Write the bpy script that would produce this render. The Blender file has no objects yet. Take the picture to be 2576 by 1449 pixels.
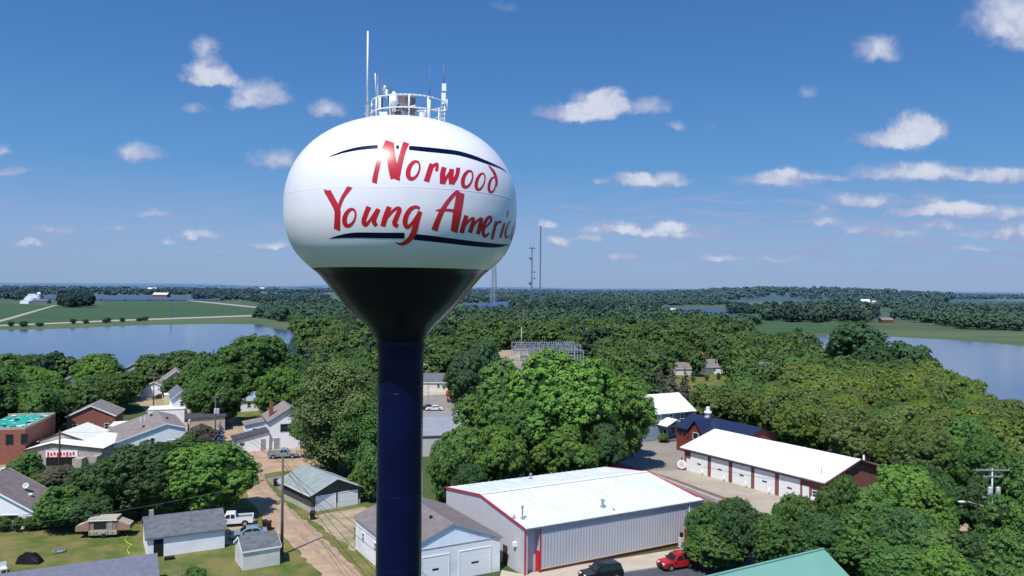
import bpy, bmesh, math, random
import numpy as np
from mathutils import Vector, Matrix
from mathutils.geometry import tessellate_polygon
random.seed(7)
SC = bpy.context.scene
COL = SC.collection
R = math.radians
# ---------------------------------------------------------------- camera model
FPX = 2576 * 28.0 / 36.0
CH = 33.0
ROLL = 0.578
cr, sr = math.cos(R(ROLL)), math.sin(R(ROLL))
V0 = 0.0
def uv(px, py):
    u, v = px - 1288.0, py - 724.5
    return u * cr + v * sr, -u * sr + v * cr
def P(px, py, z=0.0):
    """world x, y of what stands at height z and is seen at photo position px, py"""
    u, v = uv(px, py)
    Y = (CH - z) * FPX / max(v - V0, 0.8)
    return (u * Y / FPX, Y)
def Pd(px, py, Y):
    u, v = uv(px, py)
    return (u * Y / FPX, Y, CH - v * Y / FPX)
def proj(x, y, z):
    u, v = x * FPX / y, (CH - z) * FPX / y
    return 1288 + u * cr - v * sr, 724.5 + u * sr + v * cr
def along(A, B, px, py):
    u, v = uv(px, py)
    k = u / FPX
    d = ((B[0] - A[0]), (B[1] - A[1]))
    L = math.hypot(*d)
    t = (k * A[1] - A[0]) / (d[0] - k * d[1])
    return t * L
cam = bpy.data.cameras.new('camera')
cam.lens = 28.0; cam.sensor_width = 36.0; cam.clip_start = 0.5; cam.clip_end = 90000
co = bpy.data.objects.new('camera', cam); COL.objects.link(co)
co.location = (0, 0, CH)
co.rotation_euler = (R(90), R(-ROLL), 0)
SC.camera = co
SC.render.resolution_x = 1024; SC.render.resolution_y = 576
SC.view_settings.view_transform = 'Standard'; SC.view_settings.look = 'None'
SC.view_settings.exposure = 0; SC.view_settings.gamma = 1
SC.cycles.max_bounces = 5; SC.cycles.diffuse_bounces = 2; SC.cycles.glossy_bounces = 2
SC.cycles.transmission_bounces = 2; SC.cycles.transparent_max_bounces = 4
SC.cycles.caustics_reflective = False; SC.cycles.caustics_refractive = False
# ---------------------------------------------------------------- sun
SUN_AZ = 25.0      # the sun stands behind the viewer, this far to the left
SUN_EL = 57.5
sd = Vector((-math.sin(R(SUN_AZ)) * math.cos(R(SUN_EL)), -math.cos(R(SUN_AZ)) * math.cos(R(SUN_EL)), math.sin(R(SUN_EL))))
sl = bpy.data.lights.new('sun', 'SUN'); sl.energy = 5.0; sl.angle = R(0.5); sl.color = (1.0, 0.965, 0.91)
so = bpy.data.objects.new('sun', sl); COL.objects.link(so)
so.rotation_euler = (-sd).to_track_quat('-Z', 'Y').to_euler()
# ---------------------------------------------------------------- world
W = bpy.data.worlds.new('World'); SC.world = W; W.use_nodes = True
nt = W.node_tree; nt.nodes.clear()
def N(tree, t, **kw):
    n = tree.nodes.new(t)
    for k, v in kw.items():
        setattr(n, k, v)
    return n
def ML(tree, op, a, b=None, c=None, clamp=False):
    n = tree.nodes.new('ShaderNodeMath'); n.operation = op; n.use_clamp = clamp
    for i, x in enumerate((a, b, c)):
        if x is None: continue
        if isinstance(x, (int, float)): n.inputs[i].default_value = x
        else: tree.links.new(x, n.inputs[i])
    return n.outputs[0]
def MIX(tree, f, a, b, typ='MIX'):
    n = tree.nodes.new('ShaderNodeMix'); n.data_type = 'RGBA'; n.blend_type = typ
    for s, x in (('Factor', f), ('A', a), ('B', b)):
        inp = [i for i in n.inputs if i.name == s and (i.type == 'VALUE' if s == 'Factor' else i.type == 'RGBA')][0]
        if isinstance(x, (int, float)): inp.default_value = x
        elif isinstance(x, tuple): inp.default_value = (*x, 1)
        else: tree.links.new(x, inp)
    return [o for o in n.outputs if o.type == 'RGBA'][0]
def MR(tree, v, a, b, c=0.0, d=1.0, smooth=True):
    n = tree.nodes.new('ShaderNodeMapRange'); n.interpolation_type = 'SMOOTHSTEP' if smooth else 'LINEAR'
    n.inputs[1].default_value = a; n.inputs[2].default_value = b; n.inputs[3].default_value = c; n.inputs[4].default_value = d
    tree.links.new(v, n.inputs[0]); return n.outputs[0]
sky = N(nt, 'ShaderNodeTexSky', sky_type='NISHITA', sun_disc=False)
sky.sun_elevation = R(SUN_EL); sky.sun_rotation = R(180 + SUN_AZ)
sky.altitude = 300; sky.air_density = 1.0; sky.dust_density = 0.6; sky.ozone_density = 2.0
tc = N(nt, 'ShaderNodeTexCoord')
sp = N(nt, 'ShaderNodeSeparateXYZ'); nt.links.new(tc.outputs['Generated'], sp.inputs[0])
ys = ML(nt, 'MAXIMUM', sp.outputs[1], 0.08)
ca = ML(nt, 'DIVIDE', sp.outputs[0], ys); cb = ML(nt, 'DIVIDE', sp.outputs[2], ys)
cx = N(nt, 'ShaderNodeCombineXYZ'); nt.links.new(ca, cx.inputs[0]); nt.links.new(cb, cx.inputs[1])
# puffy distortion of the cloud outlines
nz = N(nt, 'ShaderNodeTexNoise'); nz.inputs['Scale'].default_value = 26; nz.inputs['Detail'].default_value = 6; nz.inputs['Roughness'].default_value = 0.62
nt.links.new(cx.outputs[0], nz.inputs['Vector'])
vs = N(nt, 'ShaderNodeVectorMath', operation='SUBTRACT'); nt.links.new(nz.outputs['Color'], vs.inputs[0]); vs.inputs[1].default_value = (.5, .5, .5)
vm = N(nt, 'ShaderNodeVectorMath', operation='MULTIPLY_ADD'); nt.links.new(vs.outputs[0], vm.inputs[0])
vm.inputs[1].default_value = (.05, .028, 0); nt.links.new(cx.outputs[0], vm.inputs[2])
pv = vm.outputs[0]
CL = [(515,129,46,26,.62),(513,202,52,44,1.0),(545,215,62,26,.9),(660,256,62,36,.95),(590,268,30,14,.45),(820,290,52,26,.72),(350,398,56,26,.66),(700,414,66,26,.6),
 (1440,300,80,24,.9),(1500,282,66,40,1.0),(1530,272,40,34,.95),(1630,282,56,24,.62),(2205,142,56,36,.75),(2550,70,100,62,1.0),(2600,110,90,60,.9),(2232,368,80,24,.9),
 (2290,345,56,44,1.0),(2335,345,50,34,.85),(1640,468,86,20,.85),(1600,462,40,18,.7),(1950,466,110,18,.66),(2000,450,70,14,.55),(2330,440,70,24,.95),(2250,448,110,26,.66),(2450,455,150,22,.62),
 (2550,462,80,20,.6),(2170,512,84,16,.75),(2060,533,40,8,.45),(2340,512,66,9,.5),(2380,545,90,22,.95),(2420,532,60,14,.95),(2260,545,50,12,.5),(2550,550,70,22,.66),
 (2065,567,46,13,.55),(2190,585,90,12,.55),(2370,580,60,10,.6),(2270,597,70,10,.5),(1640,585,190,16,.6),(1690,574,50,13,.95),(1560,592,90,10,.65),(1730,600,60,8,.5),
 (1400,615,40,13,.95),(1380,570,26,10,.85),(1480,608,60,8,.5),(1560,657,40,8,.85),(500,599,46,10,.75),(130,586,50,13,.75),(380,545,46,8,.5),(70,624,40,8,.6),
 (300,585,40,9,.45),(20,435,50,14,.5),(5,382,30,18,.5),(490,283,34,9,.42),(2030,242,28,15,.45),(1710,324,26,11,.45),(1505,458,34,11,.42),(1790,325,14,8,.25),
 (690,630,60,10,.6),(415,608,30,7,.45),(2500,600,110,14,.5),(2560,585,60,14,.62),(2100,458,36,10,.5),(1960,660,60,6,.5),(1810,652,60,6,.5),(520,640,60,7,.4),(2440,640,80,7,.45),(1280,25,40,16,.22),(680,578,20,5,.35)]
acc = None; accv = None
psx = N(nt, 'ShaderNodeSeparateXYZ'); nt.links.new(pv, psx.inputs[0])
for (x, y, w, h, br) in CL:
    u, v = uv(x, y)
    kx, ky = FPX / (w * 1.42), FPX / (h * 1.42 + 4)
    q = N(nt, 'ShaderNodeVectorMath', operation='MULTIPLY_ADD'); qc = N(nt, 'ShaderNodeCombineXYZ')
    nt.links.new(psx.outputs[0], qc.inputs[0]); nt.links.new(psx.outputs[1], qc.inputs[1])
    if accv is not None: nt.links.new(accv, qc.inputs[2])   # keeps the node chain sequential
    nt.links.new(qc.outputs[0], q.inputs[0])
    q.inputs[1].default_value = (kx, ky, 0); q.inputs[2].default_value = (-u / FPX * kx, (v - 4 - h * .18) / FPX * ky, 0)
    sy = N(nt, 'ShaderNodeSeparateXYZ'); nt.links.new(q.outputs[0], sy.inputs[0])
    yy = ML(nt, 'MAXIMUM', sy.outputs[1], ML(nt, 'MULTIPLY_ADD', sy.outputs[1], -2.4, -0.25))   # flat cloud bases
    ln = ML(nt, 'SQRT', ML(nt, 'MULTIPLY_ADD', yy, yy, ML(nt, 'MULTIPLY', sy.outputs[0], sy.outputs[0])))
    m = ML(nt, 'MULTIPLY_ADD', ln, -br, br, clamp=True)
    if acc is None:
        acc = m; accv = ML(nt, 'MULTIPLY', m, sy.outputs[1])
    else:
        acc = ML(nt, 'ADD', m, acc); accv = ML(nt, 'MULTIPLY_ADD', m, sy.outputs[1], accv)
vert = ML(nt, 'DIVIDE', accv, ML(nt, 'MAXIMUM', acc, 0.001))
# flat streaky cloud field low over the horizon
mp = N(nt, 'ShaderNodeVectorMath', operation='MULTIPLY'); nt.links.new(cx.outputs[0], mp.inputs[0]); mp.inputs[1].default_value = (9, 70, 1)
n2 = N(nt, 'ShaderNodeTexNoise'); n2.inputs['Scale'].default_value = 1.6; n2.inputs['Detail'].default_value = 5; n2.inputs['Roughness'].default_value = 0.6
nt.links.new(mp.outputs[0], n2.inputs['Vector'])
band = ML(nt, 'MULTIPLY', MR(nt, cb, 0.018, 0.034), MR(nt, cb, 0.150, 0.07))
side = MR(nt, ca, -0.1, 0.45, 0.35, 1.15)
streak = ML(nt, 'MULTIPLY', ML(nt, 'MULTIPLY', MR(nt, n2.outputs['Fac'], 0.47, 0.60), band), ML(nt, 'MULTIPLY', side, 0.95))
n3 = N(nt, 'ShaderNodeTexNoise'); n3.inputs['Scale'].default_value = 75; n3.inputs['Detail'].default_value = 5; n3.inputs['Roughness'].default_value = 0.6
nt.links.new(cx.outputs[0], n3.inputs['Vector'])
dens = MR(nt, ML(nt, 'ADD', acc, ML(nt, 'MULTIPLY', ML(nt, 'SUBTRACT', n3.outputs['Fac'], 0.5), 0.26)), 0.02, 0.62)
dens = ML(nt, 'MULTIPLY', dens, ML(nt, 'GREATER_THAN', sp.outputs[1], 0.1))
dens = ML(nt, 'MULTIPLY', dens, 0.90)
n6 = N(nt, 'ShaderNodeTexNoise'); n6.inputs['Scale'].default_value = 34; n6.inputs['Detail'].default_value = 4; n6.inputs['Roughness'].default_value = 0.55
nt.links.new(vm.outputs[0], n6.inputs['Vector'])
lit = MR(nt, ML(nt, 'ADD', ML(nt, 'ADD', ML(nt, 'MULTIPLY', vert, 0.50), ML(nt, 'MULTIPLY', ML(nt, 'MINIMUM', acc, 1.0), 0.75)), ML(nt, 'MULTIPLY', ML(nt, 'SUBTRACT', n6.outputs['Fac'], 0.5), 2.2)), -0.05, 1.05)
grey = (0.34, 0.40, 0.62); white = (0.70, 0.74, 0.84)
cc = MIX(nt, lit, grey, white)
# clear sky: the sky model, toned to the deep polarised blue of the photograph
elev = ML(nt, 'MAXIMUM', cb, 0.0)
grad = N(nt, 'ShaderNodeValToRGB')
nt.links.new(MR(nt, sp.outputs[2], 0.0, 0.36, 0, 1, False), grad.inputs[0])
e = grad.color_ramp.elements
e[0].position = 0; e[0].color = (0.245, 0.375, 0.62, 1)
e[1].position = 1; e[1].color = (0.043, 0.165, 0.465, 1)
for p_, c_ in ((0.16, (0.225, 0.385, 0.665, 1)), (0.40, (0.098, 0.295, 0.635, 1)), (0.7, (0.060, 0.212, 0.55, 1))):
    k = grad.color_ramp.elements.new(p_); k.color = c_
skc = N(nt, 'ShaderNodeVectorMath', operation='MULTIPLY'); nt.links.new(sky.outputs[0], skc.inputs[0]); skc.inputs[1].default_value = (0.115, 0.115, 0.115)
base = MIX(nt, 0.88, skc.outputs[0], grad.outputs[0])
c1 = MIX(nt, streak, base, (0.31, 0.40, 0.65))
c2 = MIX(nt, dens, c1, cc)
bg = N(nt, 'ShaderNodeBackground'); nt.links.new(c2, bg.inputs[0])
# unseen sky behind the viewer, towards the sun, boosted as added fill light
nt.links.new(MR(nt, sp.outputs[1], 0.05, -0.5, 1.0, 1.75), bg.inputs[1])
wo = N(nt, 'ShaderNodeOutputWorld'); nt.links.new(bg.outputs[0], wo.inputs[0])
W.cycles.sampling_method = 'MANUAL'; W.cycles.sample_map_resolution = 512
# ---------------------------------------------------------------- materials
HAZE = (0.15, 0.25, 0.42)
def mat(name, col, rough=0.75, var=0.0, vscale=1.0, col2=None, bump=0.0, bscale=8.0, spec=0.3, metal=0.0, haze=0.0, wave=None, stretch=(1,1,1), coat=0.0, rnd=0.0, transl=0.0, detail=4, dirt=0.0, world=False, brick=None):
    m = bpy.data.materials.new(name); m.use_nodes = True
    t = m.node_tree; b = t.nodes['Principled BSDF']
    b.inputs['Roughness'].default_value = rough; b.inputs['Metallic'].default_value = metal
    b.inputs['Specular IOR Level'].default_value = spec
    if coat: b.inputs['Coat Weight'].default_value = coat; b.inputs['Coat Roughness'].default_value = 0.08
    tcn = N(t, 'ShaderNodeTexCoord'); g = N(t, 'ShaderNodeNewGeometry')
    mpn = N(t, 'ShaderNodeMapping'); mpn.inputs['Scale'].default_value = stretch
    t.links.new(g.outputs['Position'] if world else tcn.outputs['Object'], mpn.inputs[0])
    c = None
    cc2 = col2 if col2 else tuple(x * (1 - var) for x in col)
    if var or col2:
        nn = N(t, 'ShaderNodeTexNoise'); nn.inputs['Scale'].default_value = vscale; nn.inputs['Detail'].default_value = detail; nn.inputs['Roughness'].default_value = 0.62
        t.links.new(mpn.outputs[0], nn.inputs['Vector'])
        f = MR(t, nn.outputs['Fac'], 0.34, 0.66)
        c = MIX(t, f, col, cc2)
    else:
        c = MIX(t, 0.0, col, col)
    if brick:
        bt = N(t, 'ShaderNodeTexBrick'); bt.inputs['Scale'].default_value = 1.0
        bt.inputs['Brick Width'].default_value = 0.42; bt.inputs['Row Height'].default_value = 0.16; bt.inputs['Mortar Size'].default_value = 0.02
        bt.inputs['Color1'].default_value = (1, 1, 1, 1); bt.inputs['Color2'].default_value = (.72, .72, .74, 1); bt.inputs['Mortar'].default_value = (*brick, 1)
        cb2 = N(t, 'ShaderNodeSeparateXYZ'); t.links.new(tcn.outputs['Object'], cb2.inputs[0])
        cc3 = N(t, 'ShaderNodeCombineXYZ'); t.links.new(ML(t, 'ADD', cb2.outputs[0], cb2.outputs[1]), cc3.inputs[0]); t.links.new(cb2.outputs[2], cc3.inputs[1])
        t.links.new(cc3.outputs[0], bt.inputs['Vector'])
        c = MIX(t, 1.0, c, bt.outputs['Color'], 'MULTIPLY')
    if dirt:
        n5 = N(t, 'ShaderNodeTexNoise'); n5.inputs['Scale'].default_value = 0.35; n5.inputs['Detail'].default_value = 6
        t.links.new(tcn.outputs['Object'], n5.inputs['Vector'])
        c = MIX(t, ML(t, 'MULTIPLY', MR(t, n5.outputs['Fac'], 0.45, 0.75), dirt), c, (0.16, 0.13, 0.10))
    if rnd:
        oi = N(t, 'ShaderNodeObjectInfo')
        hs = N(t, 'ShaderNodeHueSaturation'); t.links.new(c, hs.inputs['Color'])
        t.links.new(MR(t, oi.outputs['Random'], 0, 1, 0.5 - rnd * 0.01, 0.5 + rnd * 0.08, False), hs.inputs['Hue'])
        r2 = ML(t, 'FRACT', ML(t, 'MULTIPLY', oi.outputs['Random'], 7.31))
        t.links.new(MR(t, r2, 0, 1, 1 - rnd, 1 + rnd, False), hs.inputs['Value'])
        c = hs.outputs[0]
    if haze:  # air haze painted into the base colour, growing with distance
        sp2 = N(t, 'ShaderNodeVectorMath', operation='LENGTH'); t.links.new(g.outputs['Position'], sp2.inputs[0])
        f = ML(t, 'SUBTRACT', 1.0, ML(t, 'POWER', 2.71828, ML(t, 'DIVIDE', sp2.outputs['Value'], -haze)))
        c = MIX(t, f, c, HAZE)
    t.links.new(c, b.inputs['Base Color'])
    hgt = None
    if bump:
        n4 = N(t, 'ShaderNodeTexNoise'); n4.inputs['Scale'].default_value = bscale; n4.inputs['Detail'].default_value = 3
        t.links.new(mpn.outputs[0], n4.inputs['Vector'])
        hgt = n4.outputs['Fac']
    if wave:
        w_ = N(t, 'ShaderNodeTexWave'); w_.wave_type = 'BANDS'; w_.bands_direction = wave[0]; w_.wave_profile = 'SAW'
        w_.inputs['Scale'].default_value = wave[1]; t.links.new(tcn.outputs['Object'], w_.inputs['Vector'])
        hgt = w_.outputs['Fac'] if hgt is None else ML(t, 'ADD', hgt, w_.outputs['Fac'])
        c = MIX(t, ML(t, 'MULTIPLY', MR(t, w_.outputs['Fac'], 0.0, 0.16, 1.0, 0.0), 0.4), c, tuple(x * .5 for x in col))
        t.links.new(c, b.inputs['Base Color'])
    if hgt is not None:
        bp = N(t, 'ShaderNodeBump'); bp.inputs['Strength'].default_value = max(bump, 0.25); bp.inputs['Distance'].default_value = 0.05
        t.links.new(hgt, bp.inputs['Height']); t.links.new(bp.outputs[0], b.inputs['Normal'])
    if transl:
        out = t.nodes['Material Output']
        tr = N(t, 'ShaderNodeBsdfTranslucent'); mx = N(t, 'ShaderNodeMixShader'); mx.inputs[0].default_value = transl
        t.links.new(MIX(t, 0.55, c, (0.30, 0.42, 0.05), 'MIX'), tr.inputs[0])
        t.links.new(b.outputs[0], mx.inputs[1]); t.links.new(tr.outputs[0], mx.inputs[2]); t.links.new(mx.outputs[0], out.inputs[0])
    return m
M = {}
def D(k, *a, **kw): M[k] = mat(k, *a, **kw)
D('tank_white', (0.80, 0.775, 0.79), 0.30, col2=(0.76, 0.74, 0.755), vscale=0.35, spec=0.3, coat=0.0, bump=0.06, bscale=0.5)
D('navy', (0.002, 0.005, 0.034), 0.24, col2=(0.0015, 0.0035, 0.026), vscale=0.5, spec=0.22)
D('navy_cone', (0.003, 0.004, 0.022), 0.24, var=0.3, vscale=0.6, spec=0.22)
D('red_paint', (0.50, 0.010, 0.020), 0.28, spec=0.5, coat=0.2)
D('white_paint', (0.78, 0.78, 0.78), 0.55, var=0.06)
D('white_metal', (0.80, 0.80, 0.79), 0.45, var=0.05, vscale=2, spec=0.4)
D('galv', (0.42, 0.44, 0.46), 0.45, metal=0.4, var=0.25, vscale=3)
D('galv_dark', (0.16, 0.17, 0.19), 0.6, var=0.2)
D('vent_brown', (0.22, 0.20, 0.20), 0.7, var=0.4, vscale=4)
D('glass', (0.015, 0.02, 0.025), 0.08, spec=0.7)
D('clap_white', (0.90, 0.90, 0.91), 0.6, var=0.05, vscale=0.6, wave=('Z', 1.15), dirt=0.1)
D('clap_grey', (0.68, 0.67, 0.62), 0.6, var=0.08, vscale=0.6, wave=('Z', 1.3), dirt=0.2)
D('block_white', (0.78, 0.78, 0.78), 0.8, var=0.08, vscale=0.8, bump=0.1, dirt=0.2)
D('peel_white', (0.80, 0.83, 0.88), 0.7, col2=(0.72, 0.77, 0.84), vscale=0.9, bump=0.1, dirt=0.35)
D('siding_green', (0.075, 0.08, 0.07), 0.8, var=0.1, wave=('Z', 1.3))
D('found', (0.44, 0.42, 0.37), 0.9, var=0.15)
D('siding_grey', (0.46, 0.46, 0.48), 0.5, var=0.06, vscale=0.3, spec=0.4)
D('siding_flat', (0.52, 0.51, 0.52), 0.55, var=0.05, vscale=0.3)
D('red_trim', (0.55, 0.02, 0.035), 0.5, var=0.1)
D('roof_metal', (0.78, 0.80, 0.80), 0.45, vscale=1.6, spec=0.4, col2=(0.62, 0.67, 0.71), stretch=(1, .05, 1))
D('roof_white', (0.84, 0.84, 0.84), 0.5, var=0.03, vscale=0.3)
D('roof_cream', (0.80, 0.78, 0.68), 0.6, var=0.06, vscale=0.6)
D('shingle_grey', (0.15, 0.155, 0.165), 0.95, col2=(0.10, 0.105, 0.115), vscale=1.2, bump=0.5, bscale=5, stretch=(1, 1, 3), detail=8)
D('shingle_slate', (0.165, 0.17, 0.215), 0.95, col2=(0.135, 0.14, 0.18), vscale=1.5, bump=0.4, bscale=6, detail=8)
D('shingle_brown', (0.225, 0.185, 0.175), 0.95, col2=(0.17, 0.14, 0.135), vscale=1.0, bump=0.5, bscale=5, detail=8)
D('shingle_green', (0.28, 0.32, 0.305), 0.95, col2=(0.22, 0.26, 0.25), vscale=0.9, bump=0.4, bscale=5, detail=8)
D('shingle_dark', (0.07, 0.075, 0.085), 0.95, col2=(0.05, 0.055, 0.06), vscale=1.0, bump=0.4, bscale=5, detail=8)
D('shingle_tan', (0.26, 0.22, 0.20), 0.95, col2=(0.2, 0.17, 0.16), vscale=1.0, bump=0.4, bscale=5)
D('shingle_orange', (0.42, 0.17, 0.09), 0.95, var=0.2)
D('roof_navy', (0.020, 0.026, 0.062), 0.35, var=0.1, spec=0.5)
D('roof_teal', (0.17, 0.36, 0.285), 0.5, var=0.08, vscale=0.2, spec=0.45)
D('teal_membrane', (0.02, 0.36, 0.27), 0.8, var=0.15, vscale=0.5)
D('brick_red', (0.33, 0.13, 0.09), 0.9, var=0.2, vscale=2, brick=(.9, .8, .8))
D('brick_brown', (0.27, 0.105, 0.09), 0.9, var=0.15, vscale=1.5, brick=(.8, .75, .75))
D('brick_far', (0.30, 0.11, 0.08), 0.9, var=0.15, vscale=1.5, brick=(.9, .8, .8))
D('barn_red', (0.22, 0.05, 0.04), 0.8, var=0.45, vscale=2.5, stretch=(6, 6, .3))
D('blue_siding', (0.085, 0.125, 0.20), 0.7, var=0.1, wave=('Z', 1.3))
D('blue_pale', (0.28, 0.35, 0.43), 0.7, var=0.1, wave=('Z', 1.3))
D('yellow_wall', (0.62, 0.58, 0.30), 0.8, var=0.1)
D('tan_wall', (0.45, 0.38, 0.30), 0.85, var=0.15)
D('stone', (0.45, 0.40, 0.34), 0.9, var=0.3, vscale=1.5)
D('dark', (0.012, 0.012, 0.013), 0.9)
D('black_tarp', (0.008, 0.008, 0.010), 0.5, bump=0.6, bscale=3)
D('rubber', (0.015, 0.015, 0.016), 0.85)
D('rim', (0.45, 0.46, 0.48), 0.3, metal=0.7)
D('car_red', (0.42, 0.008, 0.015), 0.28, spec=0.5, coat=0.6)
D('car_black', (0.006, 0.009, 0.010), 0.25, spec=0.5, coat=0.5)
D('car_blue', (0.28, 0.36, 0.46), 0.28, spec=0.5, coat=0.5, metal=0.2)
D('car_white', (0.75, 0.75, 0.75), 0.35, coat=0.4)
D('car_grey', (0.26, 0.30, 0.35), 0.3, coat=0.4, metal=0.2)
D('bin_brown', (0.035, 0.012, 0.012), 0.6)
D('bin_black', (0.012, 0.012, 0.013), 0.6)
D('wood_pole', (0.15, 0.12, 0.105), 0.95, var=0.35, vscale=2, stretch=(4, 4, .3))
D('wood_dark', (0.075, 0.05, 0.04), 0.95, var=0.3, vscale=2)
D('wire', (0.03, 0.03, 0.035), 0.6)
D('wire_pale', (0.4, 0.42, 0.45), 0.5)
D('canvas', (0.46, 0.40, 0.31), 0.9, var=0.2, vscale=1.5)
D('camper_tan', (0.34, 0.20, 0.14), 0.8, var=0.2)
D('yellow_tape', (0.55, 0.75, 0.05), 0.6)
D('ash', (0.42, 0.42, 0.42), 0.9, var=0.4, vscale=6)
D('sign_red', (0.5, 0.03, 0.03), 0.5)
D('sign_white', (0.8, 0.8, 0.8), 0.5)
D('solar', (0.045, 0.06, 0.145), 0.35, haze=9000)
D('steel_far', (0.30, 0.33, 0.37), 0.6)
D('mast_far', (0.13, 0.17, 0.26), 0.7)
# foliage
D('leaf_deep', (0.0446, 0.0954, 0.0312), 0.65, col2=(0.0771, 0.1462, 0.0431), vscale=0.35, rnd=0.22, transl=0.16, spec=0.25)
D('leaf_mid', (0.0719, 0.1477, 0.0335), 0.65, col2=(0.1233, 0.2156, 0.0479), vscale=0.35, rnd=0.22, transl=0.18, spec=0.25)
D('leaf_bright', (0.0994, 0.2079, 0.0335), 0.65, col2=(0.1680, 0.2926, 0.0479), vscale=0.35, rnd=0.15, transl=0.2, spec=0.25)
D('leaf_willow', (0.0974, 0.1458, 0.0493), 0.65, col2=(0.1558, 0.2041, 0.0725), vscale=0.5, rnd=0.05, transl=0.22, spec=0.2)
D('leaf_yellow', (0.1188, 0.1785, 0.0290), 0.65, col2=(0.1814, 0.2339, 0.0435), vscale=0.35, rnd=0.18, transl=0.2, spec=0.25)
D('leaf_olive', (0.1063, 0.1539, 0.0377), 0.65, col2=(0.1563, 0.1970, 0.0522), vscale=0.35, rnd=0.2, transl=0.15, spec=0.25)
D('leaf_brown', (0.1122, 0.0990, 0.0742), 0.75, col2=(0.1584, 0.1386, 0.1073), vscale=0.4, rnd=0.12, transl=0.1, spec=0.15)
D('leaf_spruce', (0.0405, 0.0741, 0.0718), 0.7, col2=(0.0779, 0.1140, 0.1005), vscale=0.5, rnd=0.2, transl=0.05, spec=0.15)
D('leaf_blue', (0.0779, 0.1212, 0.1794), 0.7, col2=(0.1168, 0.1711, 0.2513), vscale=0.5, rnd=0.1, transl=0.05, spec=0.15)
D('leaf_bluegreen', (0.0493, 0.1050, 0.0464), 0.65, col2=(0.0779, 0.1458, 0.0609), vscale=0.35, rnd=0.15, transl=0.14, spec=0.25)
D('leaf_core', (0.034, 0.062, 0.022), 0.9, var=0.4, vscale=1.2, spec=0.05)  # dark filler lobes added inside the crowns to block light
D('bark', (0.085, 0.065, 0.05), 0.95, var=0.4, vscale=3)
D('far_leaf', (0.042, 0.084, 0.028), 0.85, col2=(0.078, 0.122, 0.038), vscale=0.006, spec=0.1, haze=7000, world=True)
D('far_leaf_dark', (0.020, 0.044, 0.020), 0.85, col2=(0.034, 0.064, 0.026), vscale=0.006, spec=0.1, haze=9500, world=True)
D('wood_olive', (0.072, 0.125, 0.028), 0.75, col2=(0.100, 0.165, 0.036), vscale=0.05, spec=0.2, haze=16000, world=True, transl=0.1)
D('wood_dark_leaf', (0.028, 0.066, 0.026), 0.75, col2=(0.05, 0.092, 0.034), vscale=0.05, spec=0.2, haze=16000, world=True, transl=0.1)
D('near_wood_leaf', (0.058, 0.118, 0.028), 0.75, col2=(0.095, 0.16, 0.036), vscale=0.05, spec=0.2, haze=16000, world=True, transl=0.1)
# ground
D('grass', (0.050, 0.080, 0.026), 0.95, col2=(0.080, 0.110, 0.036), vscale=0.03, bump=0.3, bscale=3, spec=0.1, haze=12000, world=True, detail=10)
D('lawn', (0.078, 0.122, 0.024), 0.95, col2=(0.200, 0.170, 0.065), vscale=0.26, bump=0.5, bscale=6, spec=0.1, world=True, detail=12)
D('marsh', (0.070, 0.105, 0.035), 0.95, col2=(0.100, 0.130, 0.045), vscale=0.02, spec=0.1, haze=12000, world=True, detail=10)
D('crop', (0.042, 0.084, 0.028), 0.9, col2=(0.054, 0.100, 0.032), vscale=0.02, stretch=(.2, 1.5, 1), detail=8, spec=0.1, haze=20000, world=True)
D('crop_light', (0.085, 0.155, 0.05), 0.9, col2=(0.075, 0.135, 0.045), vscale=0.01, spec=0.1, haze=12000, world=True)
D('gravel', (0.46, 0.325, 0.215), 0.95, col2=(0.33, 0.23, 0.155), vscale=0.35, bump=0.3, bscale=5, spec=0.1, world=True, detail=12)
D('dirt', (0.44, 0.335, 0.23), 0.95, col2=(0.27, 0.225, 0.14), vscale=0.4, bump=0.3, bscale=4, spec=0.1, world=True, detail=12)
D('pad', (0.25, 0.225, 0.215), 0.9, col2=(0.20, 0.185, 0.18), vscale=0.4, spec=0.1, world=True, detail=10)
D('lot', (0.30, 0.265, 0.225), 0.9, col2=(0.25, 0.22, 0.185), vscale=0.12, spec=0.1, world=True, detail=12)
D('apron', (0.42, 0.36, 0.285), 0.9, col2=(0.34, 0.285, 0.225), vscale=0.16, spec=0.1, world=True, detail=12)
D('pavement', (0.50, 0.43, 0.34), 0.9, col2=(0.43, 0.36, 0.28), vscale=0.4, spec=0.1, world=True, detail=10)
D('redstreet', (0.23, 0.125, 0.10), 0.9, col2=(0.19, 0.105, 0.085), vscale=0.3, spec=0.1, world=True, detail=10)
D('roof_grey', (0.30, 0.31, 0.335), 0.6, var=0.12, vscale=0.4)
D('track', (0.30, 0.215, 0.155), 0.95, col2=(0.38, 0.285, 0.205), vscale=0.5, spec=0.1, world=True, detail=12)
D('asphalt', (0.085, 0.09, 0.105), 0.9, col2=(0.07, 0.075, 0.088), vscale=0.5, spec=0.2, world=True, detail=10)
D('farroad', (0.36, 0.33, 0.24), 0.9, haze=12000, world=True)
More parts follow.
